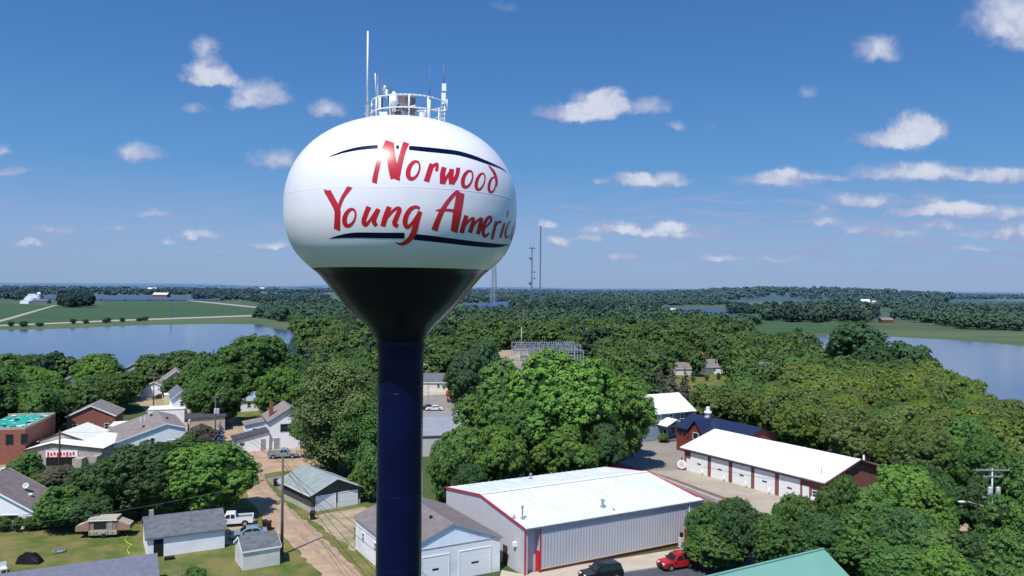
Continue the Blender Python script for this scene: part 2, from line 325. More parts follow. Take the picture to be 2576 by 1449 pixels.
def water_mat():
    m = bpy.data.materials.new('water'); m.use_nodes = True; t = m.node_tree; b = t.nodes['Principled BSDF']
    b.inputs['Base Color'].default_value = (0.035, 0.065, 0.125, 1); b.inputs['Roughness'].default_value = 0.10
    b.inputs['Specular IOR Level'].default_value = 0.6
    g = N(t, 'ShaderNodeNewGeometry'); mpn = N(t, 'ShaderNodeMapping'); mpn.inputs['Scale'].default_value = (0.25, 0.7, 1)
    t.links.new(g.outputs['Position'], mpn.inputs[0])
    n = N(t, 'ShaderNodeTexNoise'); n.inputs['Scale'].default_value = 0.6; n.inputs['Detail'].default_value = 3; t.links.new(mpn.outputs[0], n.inputs['Vector'])
    bp = N(t, 'ShaderNodeBump'); bp.inputs['Strength'].default_value = 0.2; bp.inputs['Distance'].default_value = 0.05
    t.links.new(n.outputs['Fac'], bp.inputs['Height']); t.links.new(bp.outputs[0], b.inputs['Normal'])
    M['water'] = m
water_mat()
# ---------------------------------------------------------------- mesh builder
class MB:
    def __init__(s): s.v = []; s.f = []; s.m = []
    def add(s, vs, fs, mi=0):
        o = len(s.v); s.v += [tuple(q) for q in vs]
        for f in fs: s.f.append([i + o for i in f]); s.m.append(mi)
        return s
    def box(s, x0, y0, z0, x1, y1, z1, mi=0):
        return s.add([(x0,y0,z0),(x1,y0,z0),(x1,y1,z0),(x0,y1,z0),(x0,y0,z1),(x1,y0,z1),(x1,y1,z1),(x0,y1,z1)],
                     [(3,2,1,0),(4,5,6,7),(0,1,5,4),(1,2,6,5),(2,3,7,6),(3,0,4,7)], mi)
    def tube(s, p0, p1, r0, r1=None, n=8, mi=0, cap=True):
        p0, p1 = Vector(p0), Vector(p1); r1 = r0 if r1 is None else r1
        d = (p1 - p0).normalized(); a = d.orthogonal().normalized(); b = d.cross(a)
        vs = []
        for p, r in ((p0, r0), (p1, r1)):
            for i in range(n):
                t = 2 * math.pi * i / n; vs.append(p + a * (math.cos(t) * r) + b * (math.sin(t) * r))
        fs = [(i, (i + 1) % n, n + (i + 1) % n, n + i) for i in range(n)]
        if cap: fs += [tuple(range(n))[::-1], tuple(range(n, 2 * n))]
        return s.add(vs, fs, mi)
    def path(s, pts, r, n=6, mi=0):
        for a, b in zip(pts, pts[1:]): s.tube(a, b, r, r, n, mi)
        return s
    def lathe(s, prof, n=64, c=(0, 0), mi=0, cap=False):
        vs = []
        for (r, z) in prof:
            for i in range(n):
                t = 2 * math.pi * i / n; vs.append((c[0] + r * math.cos(t), c[1] + r * math.sin(t), z))
        fs = []
        for k in range(len(prof) - 1):
            for i in range(n): fs.append((k*n+i, k*n+(i+1)%n, (k+1)*n+(i+1)%n, (k+1)*n+i))
        if cap: fs += [tuple(range(n))[::-1], tuple((len(prof)-1)*n+i for i in range(n))]
        return s.add(vs, fs, mi)
    def sphere(s, c, r, sc=(1,1,1), n=12, mi=0):
        vs, fs = [], []
        m = n // 2
        for j in range(m + 1):
            ph = math.pi * j / m
            for i in range(n):
                t = 2 * math.pi * i / n
                vs.append((c[0]+r*sc[0]*math.sin(ph)*math.cos(t), c[1]+r*sc[1]*math.sin(ph)*math.sin(t), c[2]+r*sc[2]*math.cos(ph)))
        for j in range(m):
            for i in range(n): fs.append((j*n+i, (j+1)*n+i, (j+1)*n+(i+1)%n, j*n+(i+1)%n))
        return s.add(vs, fs, mi)
    def slab(s, q, th, mi=0):
        """q: four points (roof plane), extruded down by th"""
        q = [Vector(p) for p in q]; dn = Vector((0, 0, -th))
        vs = q + [p + dn for p in q]
        return s.add(vs, [(0,1,2,3),(7,6,5,4),(0,4,5,1),(1,5,6,2),(2,6,7,3),(3,7,4,0)], mi)
    def build(s, name, mats, parent=None, smooth=False, loc=None, bevel=0):
        me = bpy.data.meshes.new(name); me.from_pydata(s.v, [], s.f)
        if not isinstance(mats, (list, tuple)): mats = [mats]
        for k in mats: me.materials.append(M[k] if isinstance(k, str) else k)
        if len(mats) > 1: me.polygons.foreach_set('material_index', s.m)
        bm = bmesh.new(); bm.from_mesh(me)
        if len(bm.faces) < 60000: bmesh.ops.recalc_face_normals(bm, faces=bm.faces)
        bm.to_mesh(me); bm.free()
        if smooth: me.polygons.foreach_set('use_smooth', [True] * len(me.polygons))
        me.update()
        o = bpy.data.objects.new(name, me); COL.objects.link(o)
        if parent is not None: o.parent = parent
        if loc: o.location = loc
        if bevel:
            bv = o.modifiers.new('bevel', 'BEVEL'); bv.width = bevel; bv.segments = 2; bv.limit_method = 'ANGLE'
        return o
def tag(o, label=None, cat=None, group=None, kind=None):
    if label: o['label'] = label
    if cat: o['category'] = cat
    if group: o['group'] = group
    if kind: o['kind'] = kind
    return o
def empty(name, loc, rz=0, label=None, cat=None, group=None):
    o = bpy.data.objects.new(name, None); COL.objects.link(o); o.location = loc; o.rotation_euler = (0, 0, rz)
    o.empty_display_size = 0.5
    return tag(o, label, cat, group)
def copy_tree(o, parent=None):
    c = o.copy(); COL.objects.link(c); c.parent = parent
    for ch in list(o.children): copy_tree(ch, c)
    return c
def sheet(name, pts, m, z, kind='structure', zs=None):
    """flat polygon on the ground; pts are world x, y"""
    tri = tessellate_polygon([[Vector((p[0], p[1], 0)) for p in pts]])
    mb = MB(); mb.add([(p[0], p[1], z) for p in pts], [t for t in tri])
    o = mb.build(name, m); o['kind'] = kind
    me = o.data
    if me.polygons and me.polygons[0].normal.z < 0: me.flip_normals()
    return o
RAG = {'track': .12, 'gravel': .28, 'dirt': .35, 'lawn': .4, 'pad': .08, 'apron': .08, 'lot': .15, 'marsh': 2.0, 'water': 1.6}
rgr = random.Random(13)
def psheet(name, px, m, z):
    pts = [P(*p) for p in px]; a = RAG.get(m, 0)
    if not a: return sheet(name, pts, m, z)
    out = []
    for (x0, y0), (x1, y1) in zip(pts, pts[1:] + pts[:1]):
        L = math.hypot(x1-x0, y1-y0); st = max(.7, 4*a); n = max(1, min(60, int(L/st)))
        for i in range(n):
            t = i/n; w = a if i else a*.3
            out.append((x0+(x1-x0)*t+rgr.uniform(-w, w), y0+(y1-y0)*t+rgr.uniform(-w, w)))
    return sheet(name, out, m, z)
# ================================================================ ground
def ground():
    xs = sorted(set([s * v for v in (0, 15, 40, 80, 150, 300, 600, 1200, 2500, 5000, 10000, 20000, 45000) for s in (-1, 1)]))
    ys = [-3000, -600, -150, -50, 0, 30, 60, 90, 120, 160, 220, 300, 450, 700, 1000, 1500, 2500, 4000, 7000, 12000, 25000, 45000]
    mb = MB(); n = len(xs)
    vs = [(x, y, 0) for y in ys for x in xs]
    fs = [(j*n+i, j*n+i+1, (j+1)*n+i+1, (j+1)*n+i) for j in range(len(ys)-1) for i in range(n-1)]
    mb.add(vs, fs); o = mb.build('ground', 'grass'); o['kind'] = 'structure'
    if o.data.polygons[0].normal.z < 0: o.data.flip_normals()
ground()
# distant rising ground that makes the skyline
def hills(name, y0, y1, x0, x1, hmax, m, seed, nx=160, ny=8, rough=0.35):
    rnd = random.Random(seed); mb = MB(); ph = [(rnd.uniform(0, 6), rnd.uniform(2, 14), rnd.uniform(.2, 1)) for _ in range(7)]
    vs = []
    for j in range(ny + 1):
        for i in range(nx + 1):
            a, b = i / nx, j / ny
            h = 0.62 + 0.10 * sum(w * math.sin(f * a * 6.28 + p + b * 3) for p, f, w in ph)
            h *= math.sin(math.pi * min(1, b * 1.0)) ** 0.7 if name != 'hill' else math.sin(math.pi * b)
            e = min(1, a / 0.15, (1 - a) / 0.15); e = e * e * (3 - 2 * e)
            vs.append((x0 + (x1 - x0) * a * (1), y0 + (y1 - y0) * b, max(0, h) * hmax * e * (1 + rough * 0.25 * rnd.uniform(-1, 1)) - 0.5))
    n = nx + 1
    mb.add(vs, [(j*n+i, j*n+i+1, (j+1)*n+i+1, (j+1)*n+i) for j in range(ny) for i in range(nx)])
    o = mb.build(name, m, smooth=True); o['kind'] = 'structure'; return o
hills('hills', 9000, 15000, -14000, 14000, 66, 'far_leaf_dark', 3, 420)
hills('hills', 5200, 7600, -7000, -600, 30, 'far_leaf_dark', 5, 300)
def hill_h(x, y):
    a = (x - 520) / 1300.0; b = (y - 2300) / 1900.0
    if not (0 < a < 1 and 0 < b < 1): return 0.0
    return 31 * math.sin(math.pi*a)**1.2 * math.sin(math.pi*b)
mb = MB(); vs = [(520 + 1300*i/60, 2300 + 1900*j/40, hill_h(520 + 1300*i/60, 2300 + 1900*j/40) - .3) for j in range(41) for i in range(61)]
mb.add(vs, [(j*61+i, j*61+i+1, (j+1)*61+i+1, (j+1)*61+i) for j in range(40) for i in range(60)])
o = mb.build('hill', 'far_leaf_dark', smooth=True); o['kind'] = 'structure'
# lakes, fields, far roads
LAKE_L = [(-500, 845), (0, 831), (120, 829), (350, 819), (520, 816), (660, 817), (668, 824), (760, 838), (850, 852), (862, 862), (850, 900), (700, 935), (450, 955), (0, 972), (-500, 990)]
LAKE_R = [(2000, 842), (2120, 846), (2240, 848), (2330, 853), (2430, 858), (2576, 872), (3100, 930), (3600, 1500), (2900, 1330), (2576, 1195), (2440, 1080), (2330, 985), (2200, 950), (2080, 930), (2030, 880)]
psheet('marsh', [(-600, 826), (0, 818), (300, 806), (640, 794), (760, 800), (900, 850), (900, 880), (600, 838), (300, 836), (-600, 870)], 'marsh', 0.12)
psheet('marsh', [(1800, 808), (2100, 828), (2576, 835), (3100, 860), (3100, 950), (2576, 885), (2200, 860), (1980, 862), (1800, 835)], 'marsh', 0.12)
lakeL = psheet('lake', LAKE_L, 'water', 0.25); lakeR = psheet('lake', LAKE_R, 'water', 0.25)
psheet('crop_field', [(-300, 812), (0, 806), (150, 770), (250, 773), (262, 757), (480, 759), (600, 766), (670, 780), (560, 796), (300, 803), (0, 818), (-300, 826)], 'crop', 0.15)
psheet('crop_field', [(-300, 766), (0, 764), (130, 769), (0, 800), (-300, 808)], 'crop', 0.15)
psheet('crop_field', [(1818, 768), (1860, 758), (1960, 756), (1996, 760), (1990, 776), (1900, 779), (1830, 779)], 'crop_light', 0.3)
psheet('crop_field', [(2130, 764), (2340, 764), (2470, 772), (2400, 790), (2200, 784), (2130, 775)], 'crop', 0.3)
psheet('crop_field', [(1790, 812), (1930, 800), (2140, 822), (2120, 836), (1990, 842), (1880, 832)], 'crop', 0.2)
psheet('crop_field', [(2480, 796), (2600, 790), (2800, 800), (2800, 830), (2576, 822), (2500, 815)], 'crop_light', 0.3)
psheet('far_road', [(-300, 824), (0, 818.5), (300, 805), (640, 793), (700, 788), (700, 791), (640, 796.5), (300, 809), (0, 822), (-300, 828)], 'farroad', 0.35)
psheet('far_road', [(0, 806), (135, 768), (146, 768), (20, 806), (-60, 826), (-90, 826)], 'farroad', 0.35)
psheet('far_road', [(470, 755), (585, 766), (685, 777), (685, 780), (580, 769), (468, 757)], 'farroad', 0.5)
psheet('far_road', [(760, 838), (850, 838), (890, 852), (860, 850), (800, 842)], 'crop_light', 0.35)
# ---- town ground
psheet('lawn', [(-200, 1180), (560, 1180), (760, 1180), (960, 1280), (1010, 1520), (-200, 1520)], 'lawn', 0.004)
psheet('gravel_alley', [(850, 1500), (790, 1428), (730, 1365), (672, 1318), (625, 1255), (606, 1190), (598, 1120), (560, 1090), (640, 1090), (662, 1130), (652, 1195), (700, 1250), (785, 1326), (862, 1400), (948, 1480)], 'gravel', 0.012)
psheet('gravel_yard', [(600, 1126), (720, 1120), (800, 1135), (860, 1165), (760, 1184), (690, 1187), (648, 1196), (606, 1190)], 'gravel', 0.016)
psheet('concrete_pad', [(668, 1204), (756, 1190), (744, 1248), (715, 1240)], 'pad', 0.012)
psheet('dirt_yard', [(776, 1300), (912, 1275), (960, 1290), (960, 1320), (890, 1328), (892, 1388), (842, 1350)], 'dirt', 0.012)
psheet('dirt_drive', [(560, 1300), (640, 1300), (676, 1345), (640, 1345), (610, 1370), (560, 1370)], 'dirt', 0.010)
psheet('gravel_yard', [(330, 1065), (470, 1040), (600, 1050), (640, 1100), (560, 1110), (470, 1110)], 'gravel', 0.010)
psheet('gravel_yard', [(-60, 1180), (60, 1150), (110, 1180), (40, 1230), (-60, 1250)], 'gravel', 0.010)
psheet('gravel_drive', [(330, 1000), (425, 985), (450, 1035), (380, 1045)], 'dirt', 0.010)
psheet('pavement', [(1240, 1520), (1262, 1437), (1312, 1447), (1718, 1382), (1790, 1372), (1900, 1352), (1880, 1384), (1775, 1410), (1572, 1439), (1480, 1453), (1350, 1480)], 'pavement', 0.15)
kb = MB()
kp = [P(*q) for q in [(1350, 1480), (1480, 1453), (1572, 1439), (1775, 1410), (1880, 1384)]]
for a, b in zip(kp, kp[1:]):
    kb.add([(a[0], a[1], .153), (b[0], b[1], .153), (b[0] + .12, b[1] - .18, .153), (a[0] + .12, a[1] - .18, .153), (b[0] + .12, b[1] - .18, 0), (a[0] + .12, a[1] - .18, 0)], [(0, 1, 2, 3), (3, 2, 4, 5)])
ko = kb.build('kerb', 'found'); ko['kind'] = 'structure'
psheet('road', [(1240, 1530), (1350, 1478), (1480, 1452), (1572, 1438), (1775, 1409), (1880, 1383), (2100, 1340), (2600, 1240), (2900, 1190), (3000, 1300), (2400, 1420), (1900, 1560)], 'asphalt', 0.012)
psheet('brick_street', [(1490, 1150), (1540, 1160), (1610, 1176), (1700, 1204), (1860, 1262), (1990, 1318), (2120, 1385), (1960, 1400), (1800, 1330), (1760, 1285), (1600, 1200), (1500, 1180)], 'redstreet', 0.012)
psheet('street_lane', [(1605, 1180), (1640, 1188), (1850, 1268), (1960, 1320), (1935, 1326), (1830, 1275), (1620, 1190)], 'pad', 0.020)
psheet('kerb_line', [(1629, 1189), (1634, 1188.6), (1846, 1269), (1935, 1310), (1932, 1312), (1842, 1271)], 'pavement', 0.03)
psheet('concrete_apron', [(1636, 1186), (1721, 1180), (2072, 1278), (2150, 1310), (2090, 1350), (1990, 1322), (1860, 1264), (1700, 1206)], 'apron', 0.016)
psheet('parking_lot', [(1500, 1130), (1580, 1116), (1700, 1104), (1760, 1100), (1790, 1130), (1722, 1180), (1636, 1186), (1545, 1162)], 'lot', 0.014)
psheet('parking_lot', [(1040, 990), (1160, 990), (1180, 1040), (1180, 1070), (1040, 1080)], 'lot', 0.014)
psheet('pavement', [(1040, 975), (1090, 975), (1150, 990), (1040, 997)], 'pavement', 0.02)
psheet('lawn', [(1680, 938), (1850, 934), (1850, 965), (1740, 985), (1680, 965)], 'lawn', 0.02)
psheet('ball_field', [(1230, 878), (1330, 876), (1330, 925), (1230, 925)], 'dirt', 0.02)
psheet('path', [(1275, 900), (1300, 893), (1330, 893), (1330, 896), (1300, 897), (1284, 902), (1300, 909), (1330, 911), (1330, 914), (1296, 912)], 'pavement', 0.03)
psheet('lawn', [(520, 1010), (700, 1000), (760, 1060), (560, 1075)], 'lawn', 0.008)
psheet('bare_ground', [(2380, 1290), (2480, 1280), (2500, 1345), (2400, 1350)], 'dirt', 0.02)
ctr = [P(*q) for q in [(905, 1470), (800, 1372), (722, 1292), (662, 1226), (632, 1160), (626, 1120)]]
def offs(pl, d):
    out = []
    for i, p in enumerate(pl):
        a, b = pl[max(0, i-1)], pl[min(len(pl)-1, i+1)]; l = math.hypot(b[0]-a[0], b[1]-a[1]); out.append((p[0]-(b[1]-a[1])/l*d, p[1]+(b[0]-a[0])/l*d))
    return out
def dens(pl):
    out = []
    for a, b in zip(pl, pl[1:]):
        n = max(1, int(math.hypot(b[0]-a[0], b[1]-a[1])/.8))
        out += [(a[0]+(b[0]-a[0])*i/n, a[1]+(b[1]-a[1])*i/n) for i in range(n)]
    return out + [pl[-1]]
for d0, d1 in ((-1.05, -.55), (.55, 1.05)):
    a, b = dens(offs(ctr, d0)), dens(offs(ctr, d1)); n = min(len(a), len(b))
    j = lambda p: (p[0]+rgr.uniform(-.1, .1), p[1]+rgr.uniform(-.1, .1))
    mb = MB(); mb.add([(*j(p), .021) for p in a[:n]] + [(*j(p), .021) for p in b[:n]], [(i, i+1, n+i+1, n+i) for i in range(n-1)])
    mb.build('wheel_track', 'track')['kind'] = 'structure'
# ================================================================ water tower
TD = 41.0; S = TD / FPX
TX = (1008 - 1288 + 2) * S; TY = TD
tw = empty('water_tower', (TX, TY, 0), 0, 'white and navy water tower with red brush lettering on its bulb', 'water tower')
def hz(y): return CH - (y - 724.5 + 2.8) * S
prof_low = []
for y, hw in ((521, 292), (545, 291.5), (570, 288.5), (595, 282), (617, 273), (635, 263), (652, 249), (665, 236), (677, 222), (690, 206), (709, 189.5), (728, 173.5), (752, 154), (775, 134), (790, 119), (805, 103), (820, 87), (835, 74), (848, 66), (860, 60.5)):
    k = 1 - (hw / 292.0) ** 2 * 0.014
    prof_low.append((hw * S * k, CH + (hz(y) - CH) * (1 - 0.028 * hw / 292.0)))
ZE = prof_low[0][1]; RA = prof_low[0][0]; HB = 41.62 - ZE
up = []
for i in range(1, 33):
    t = i / 32 * math.pi / 2
    up.append((RA * math.cos(t) ** (2 / 2.2), ZE + HB * math.sin(t) ** (2 / 2.2)))
prof = up[::-1] + prof_low
prof[0] = (0.001, prof[0][1])
def smooth_prof(p, n=4):
    out = []
    for i in range(len(p) - 1):
        a = p[max(i-1, 0)]; b = p[i]; c = p[i+1]; d = p[min(i+2, len(p)-1)]
        for k in range(n):
            t = k / n
            out.append(tuple(0.5 * ((2*b[j]) + (-a[j]+c[j])*t + (2*a[j]-5*b[j]+4*c[j]-d[j])*t*t + (-a[j]+3*b[j]-3*c[j]+d[j])*t**3) for j in (0, 1)))
    out.append(p[-1]); return out
prof = smooth_prof(prof, 3)
pz = np.array([p[1] for p in prof])[::-1]; pr = np.array([p[0] for p in prof])[::-1]
ZB = prof_low[8][1]           # colour boundary
bulb = [p for p in prof if p[1] > ZB] + [(float(np.interp(ZB, pz, pr)), ZB)]
cone = [(float(np.interp(ZB, pz, pr)), ZB)] + [p for p in prof if p[1] < ZB]
ZN = cone[-1][1]
mb = MB().lathe(bulb, 160); mb.build('tank_bulb', 'tank_white', tw, True)
mb = MB().lathe(cone, 128); mb.build('tank_cone', 'navy_cone', tw, True)
RP = 57.0 * S
mb = MB().lathe([(cone[-1][0], ZN + .02), (60.5 * S, ZN - .06), (60.5 * S, ZN - .22), (RP + .01, ZN - .5), (RP, ZN - .9), (RP, 0.0)], 96)
pole = mb.build('pedestal', 'navy', tw, True)
for y in (887, 985, 1240, 1420):
    z = hz(y); MB().lathe([(RP + .001, z + .03), (RP + .012, z + .012), (RP + .012, z - .012), (RP + .001, z - .03)], 96).build('weld_seam', 'navy', pole, True)
zs = hz(506); rs = float(np.interp(zs, pz, pr))
MB().lathe([(rs - .01, zs + .04), (rs + .006, zs + .012), (rs + .006, zs - .012), (rs - .01, zs - .04)], 160).build('weld_seam', 'tank_white', bpy.data.objects['tank_bulb'], True)
# ---- lettering: each brush stroke becomes a strip laid on the curved steel
def hit(px, py):
    u, v = uv(px, py)
    d = np.array([u / FPX, 1.0, -v / FPX]); o = np.array([-TX, -TY, CH])
    best = None
    ts = np.linspace(TD - 8, TD + 1, 361)
    pts = o[None] + d[None] * ts[:, None]
    rr = np.hypot(pts[:, 0], pts[:, 1]); f = rr - np.interp(pts[:, 2], pz, pr)
    i = np.argmax(f < 0)
    if f[i] < 0 and i > 0:
        a = f[i-1] / (f[i-1] - f[i]); p = pts[i-1] * (1 - a) + pts[i] * a
    else:
        p = pts[int(np.argmin(f))]
    return math.atan2(p[1], p[0]), p[2]
def on_tank(az, z, off):
    dz = 0.05
    r = float(np.interp(z, pz, pr)); r1 = float(np.interp(z + dz, pz, pr)); r0 = float(np.interp(z - dz, pz, pr))
    nr, nzz = 2 * dz, -(r1 - r0); L = math.hypot(nr, nzz); nr /= L; nzz /= L
    return ((r + nr * off) * math.cos(az), (r + nr * off) * math.sin(az), z + nzz * off)
def cat(pts, n=6):
    out = []
    for i in range(len(pts) - 1):
        a, b, c, d = pts[max(i-1, 0)], pts[i], pts[i+1], pts[min(i+2, len(pts)-1)]
        for k in range(n):
            t = k / n
            out.append(tuple(0.5 * ((2*b[j]) + (-a[j]+c[j])*t + (2*a[j]-5*b[j]+4*c[j]-d[j])*t*t + (-a[j]+3*b[j]-3*c[j]+d[j])*t**3) for j in range(3)))
    out.append(tuple(pts[-1])); return out
def Zc(x, y): return 670.8 + x * .2604, 268.3 + y * .2604
def oval(cx, cy, rx, ry, w, tilt=14, thick=(200, 1.0), a0=0, a1=360):
    pts = []
    for i in range(0, 25):
        a = R(a0 + (a1 - a0) * i / 24); x, y = rx * math.cos(a), -ry * math.sin(a)
        x += -y * math.tan(R(tilt))
        ww = w * (0.95 + 0.42 * math.cos(a - R(thick[0])))
        pts.append((cx + x, cy + y, ww))
    return pts
layer = [0]
def stroke(mb, pts, off0=0.012, raw=False, nib=0.0, isov=False):
    if not raw and not isov: pts = [(x, y, w * (1.06 if w > 16 else 1)) for x, y, w in pts]
    pts = pts if raw else cat(pts)
    layer[0] += 1; off = off0 * .35 + 0.0012 * (layer[0] % 6)
    L, Rr = [], []
    for i, (x, y, w) in enumerate(pts):
        a = pts[max(i-1, 0)]; b = pts[min(i+1, len(pts)-1)]
        dx, dy = b[0]-a[0], b[1]-a[1]; l = math.hypot(dx, dy) or 1; nx, ny = -dy / l, dx / l
        if nib and i in (0, len(pts) - 1): nx, ny = (math.cos(R(nib)), -math.sin(R(nib))) if nx > 0 or (nx == 0 and ny < 0) else (-math.cos(R(nib)), math.sin(R(nib)))
        L.append(Zc(x + nx*w/2, y + ny*w/2)); Rr.append(Zc(x - nx*w/2, y - ny*w/2))
    vs = []
    for p, q in zip(L, Rr):
        h0, h1 = hit(*p), hit(*q)
        for k in range(5):
            t = k / 4; vs.append(on_tank(h0[0]*(1-t)+h1[0]*t, h0[1]*(1-t)+h1[1]*t, off))
    fs = [(i*5+k, i*5+k+1, (i+1)*5+k+1, (i+1)*5+k) for i in range(len(pts)-1) for k in range(4)]
    mb.add(vs, fs)
LET = {
 'N': [[(1040,738,48),(1058,640,46),(1092,500,44),(1130,420,44),(1172,345,56)], [(1187,335,76),(1200,470,82),(1222,600,88),(1245,704,88)], [(1256,700,56),(1284,560,52),(1318,430,50),(1350,347,58)]],
 'o1': [oval(1422, 614, 52, 84, 34)],
 'r': [[(1598,552,46),(1575,620,50),(1542,724,50)], [(1570,650,14),(1600,590,26),(1628,562,34),(1650,560,26),(1640,625,30)]],
 'w': [[(1715,585,46),(1700,650,50),(1700,748,52)], [(1702,745,40),(1740,680,28),(1782,612,22)], [(1788,602,44),(1780,670,50),(1785,750,46)], [(1790,748,38),(1835,670,36),(1850,590,38)]],
 'o2': [oval(1941, 699, 44, 78, 28)], 'o3': [oval(2066, 724, 38, 78, 24)],
 'd': [oval(2180, 755, 32, 72, 20, 10), [(2216,770,20),(2218,700,24),(2192,630,26),(2145,570,12)]],
 'Y': [[(582,806,60),(635,900,58),(682,995,58),(684,1080,54),(680,1190,60)], [(694,985,34),(735,880,34),(806,775,46)]],
 'o4': [oval(806, 1070, 50, 80, 34)],
 'u': [[(988,966,48),(955,1050,46),(938,1110,44),(958,1142,38),(1000,1095,26),(1070,990,26)], [(1082,988,42),(1048,1060,46),(1036,1110,44),(1062,1152,34)]],
 'n': [[(1186,966,46),(1150,1060,50),(1122,1156,46)], [(1128,1120,22),(1190,1040,26),(1250,985,30),(1284,995,40),(1250,1080,46),(1236,1130,44),(1268,1156,34)]],
 'g': [[(1478,985,26),(1440,968,30),(1385,995,40),(1345,1065,46),(1338,1130,44),(1362,1162,36),(1410,1120,28),(1482,1010,28)], [(1482,1012,42),(1450,1110,50),(1425,1200,54),(1390,1270,50),(1330,1318,38),(1280,1325,20),(1240,1306,6)]],
 'A': [[(1620,1196,60),(1650,1110,52),(1710,980,44),(1790,870,36),(1850,812,32)], [(1872,830,76),(1858,930,78),(1832,1080,76),(1810,1212,62)], [(1632,1006,8),(1680,998,22),(1760,1000,26),(1830,1008,28)]],
 'm': [[(1930,1050,38),(1905,1130,42),(1885,1222,44)], [(1895,1185,14),(1950,1105,22),(1995,1078,26),(1990,1130,38),(1962,1218,42)], [(1968,1190,14),(2030,1110,22),(2075,1082,26),(2062,1140,36),(2040,1232,38)]],
 'e': [[(2098,1180,14),(2140,1140,18),(2168,1100,22),(2160,1062,24),(2125,1090,30),(2095,1160,34),(2092,1225,32),(2112,1252,28),(2152,1218,14)]],
 'r2': [[(2217,1106,22),(2195,1200,28),(2175,1284,24)], [(2190,1215,8),(2222,1140,14),(2252,1108,20),(2262,1128,16)]],
 'i': [[(2298,1122,18),(2278,1190,24),(2256,1268,20)], [(2332,1006,14),(2326,1040,14),(2320,1068,10)]],
 'c': [[(2356,1110,12),(2335,1130,14),(2312,1190,20),(2306,1250,20),(2318,1268,16),(2340,1240,8)]],
}
def word(name, keys, parent=tw):
    mb = MB()
    for k in keys:
        for s_ in LET[k]: stroke(mb, s_, 0.014, nib=(-20 if k in 'NYA' else 0), isov=len(s_) > 20)
    o = mb.build(name, 'red_paint', parent); return o
word('lettering', ['N', 'o1', 'r', 'w', 'o2', 'o3', 'd'])
wy = word('lettering', ['Y', 'o4', 'u', 'n', 'g'])
# last word, with its final letter carried round the side of the bulb
mb = MB()
for k in ('A', 'm', 'e', 'r2', 'i', 'c'):
    for s_ in LET[k]: stroke(mb, s_, 0.014, nib=(-20 if k == 'A' else 0))
azc, zc = hit(*Zc(2372, 1190))
def az_stroke(mb, pts, off=0.008):
    vs = []
    for i, (a, z, w) in enumerate(pts):
        p = pts[max(i-1, 0)]; q = pts[min(i+1, len(pts)-1)]
        dx, dz = (q[0]-p[0]) * RA, q[1]-p[1]; l = math.hypot(dx, dz) or 1; nx, nz_ = -dz / l / RA, dx / l
        for k in range(3): t = (k - 1) * w / 2; vs.append(on_tank(a + nx*t, z + nz_*t, off))
    mb.add(vs, [(i*3+k, i*3+k+1, (i+1)*3+k+1, (i+1)*3+k) for i in range(len(pts)-1) for k in range(2)])
a0 = azc + 0.045
az_stroke(mb, cat([(a0+.075, zc+.40, .12), (a0+.03, zc+.36, .14), (a0-.03, zc-.05, .2), (a0-.01, zc-.42, .18), (a0+.05, zc-.1, .1), (a0+.085, zc+.42, .1)]))
az_stroke(mb, cat([(a0+.09, zc+.42, .16), (a0+.06, zc-.1, .18), (a0+.075, zc-.48, .14)]), .011)
mb.build('lettering', 'red_paint', tw)
mb = MB()
for pts in ([(600,483,2),(650,468,12),(740,438,20),(850,412,28),(960,396,32),(1075,388,34)], [(1375,398,38),(1500,410,42),(1700,430,42),(1850,450,40),(2000,492,36),(2150,548,26),(2260,594,14),(2320,636,3)]):
    stroke(mb, pts, 0.010)
stroke(mb, [(1252,396,30),(1262,392,32),(1278,392,34)], 0.010, raw=True)
mb.build('stripe', 'navy', tw)
mb = MB()
stroke(mb, [(600,1275,2),(700,1256,26),(800,1245,44),(900,1241,50),(1100,1244,52),(1332,1246,54)], 0.010)
stroke(mb, [(1425,1258,54),(1600,1276,54),(1800,1300,50),(2000,1324,46),(2150,1338,42),(2260,1342,28),(2345,1331,3)], 0.010)
mb.build('stripe', 'navy', tw)
# ---- crown railing, hatch and aerials.  local frame: x right, y away
CXR = (1018 - 1288 + 5) * S - TX
def zt(x, y):
    r = math.hypot(x, y); return float(np.interp(-r, -np.array([p[0] for p in prof[:96]][::-1]), np.array([p[1] for p in prof[:96]][::-1])))
ordr = sorted([(p[0], p[1]) for p in prof if p[1] > ZE])
rr_, zz_ = [a for a, b in ordr], [b for a, b in ordr]
def ztop(x, y): return float(np.interp(math.hypot(x, y), rr_, zz_))
RR = 91 * S; ZR = CH + (724.5 - 258 - 4) * S; ZM = ZR - 0.62
mb = MB(); NR = 12
ring = [(CXR + RR * math.cos(2*math.pi*i/48), RR * math.sin(2*math.pi*i/48)) for i in range(49)]
for z in (ZR, ZM, ZM - .62):
    mb.path([(x, y, z) for x, y in ring], 0.035, 6)
for i in range(NR):
    a = 2 * math.pi * (i + .28) / NR; x, y = CXR + RR * math.cos(a), RR * math.sin(a)
    mb.tube((x, y, ztop(x, y) - .05), (x, y, ZR), 0.04, n=6)
mb.build('railing', 'white_metal', tw, True)
def rod(name, px, y0, y1, r, m, dy=0.0, n=6, parent=tw):
    x = (px - 1288 + 4) * S * (1 + dy / TD) - TX; k = (1 + dy / TD)
    za = CH + (724.5 - y0 - 3) * S * k; zb = CH + (724.5 - y1 - 3) * S * k
    return MB().tube((x, dy, za), (x, dy, zb), r, n=n).build(name, m, parent, True), (x, dy, za, zb)
o, q = rod('antenna', 915, 268, 79, 0.045, 'white_metal', -.3, 8)
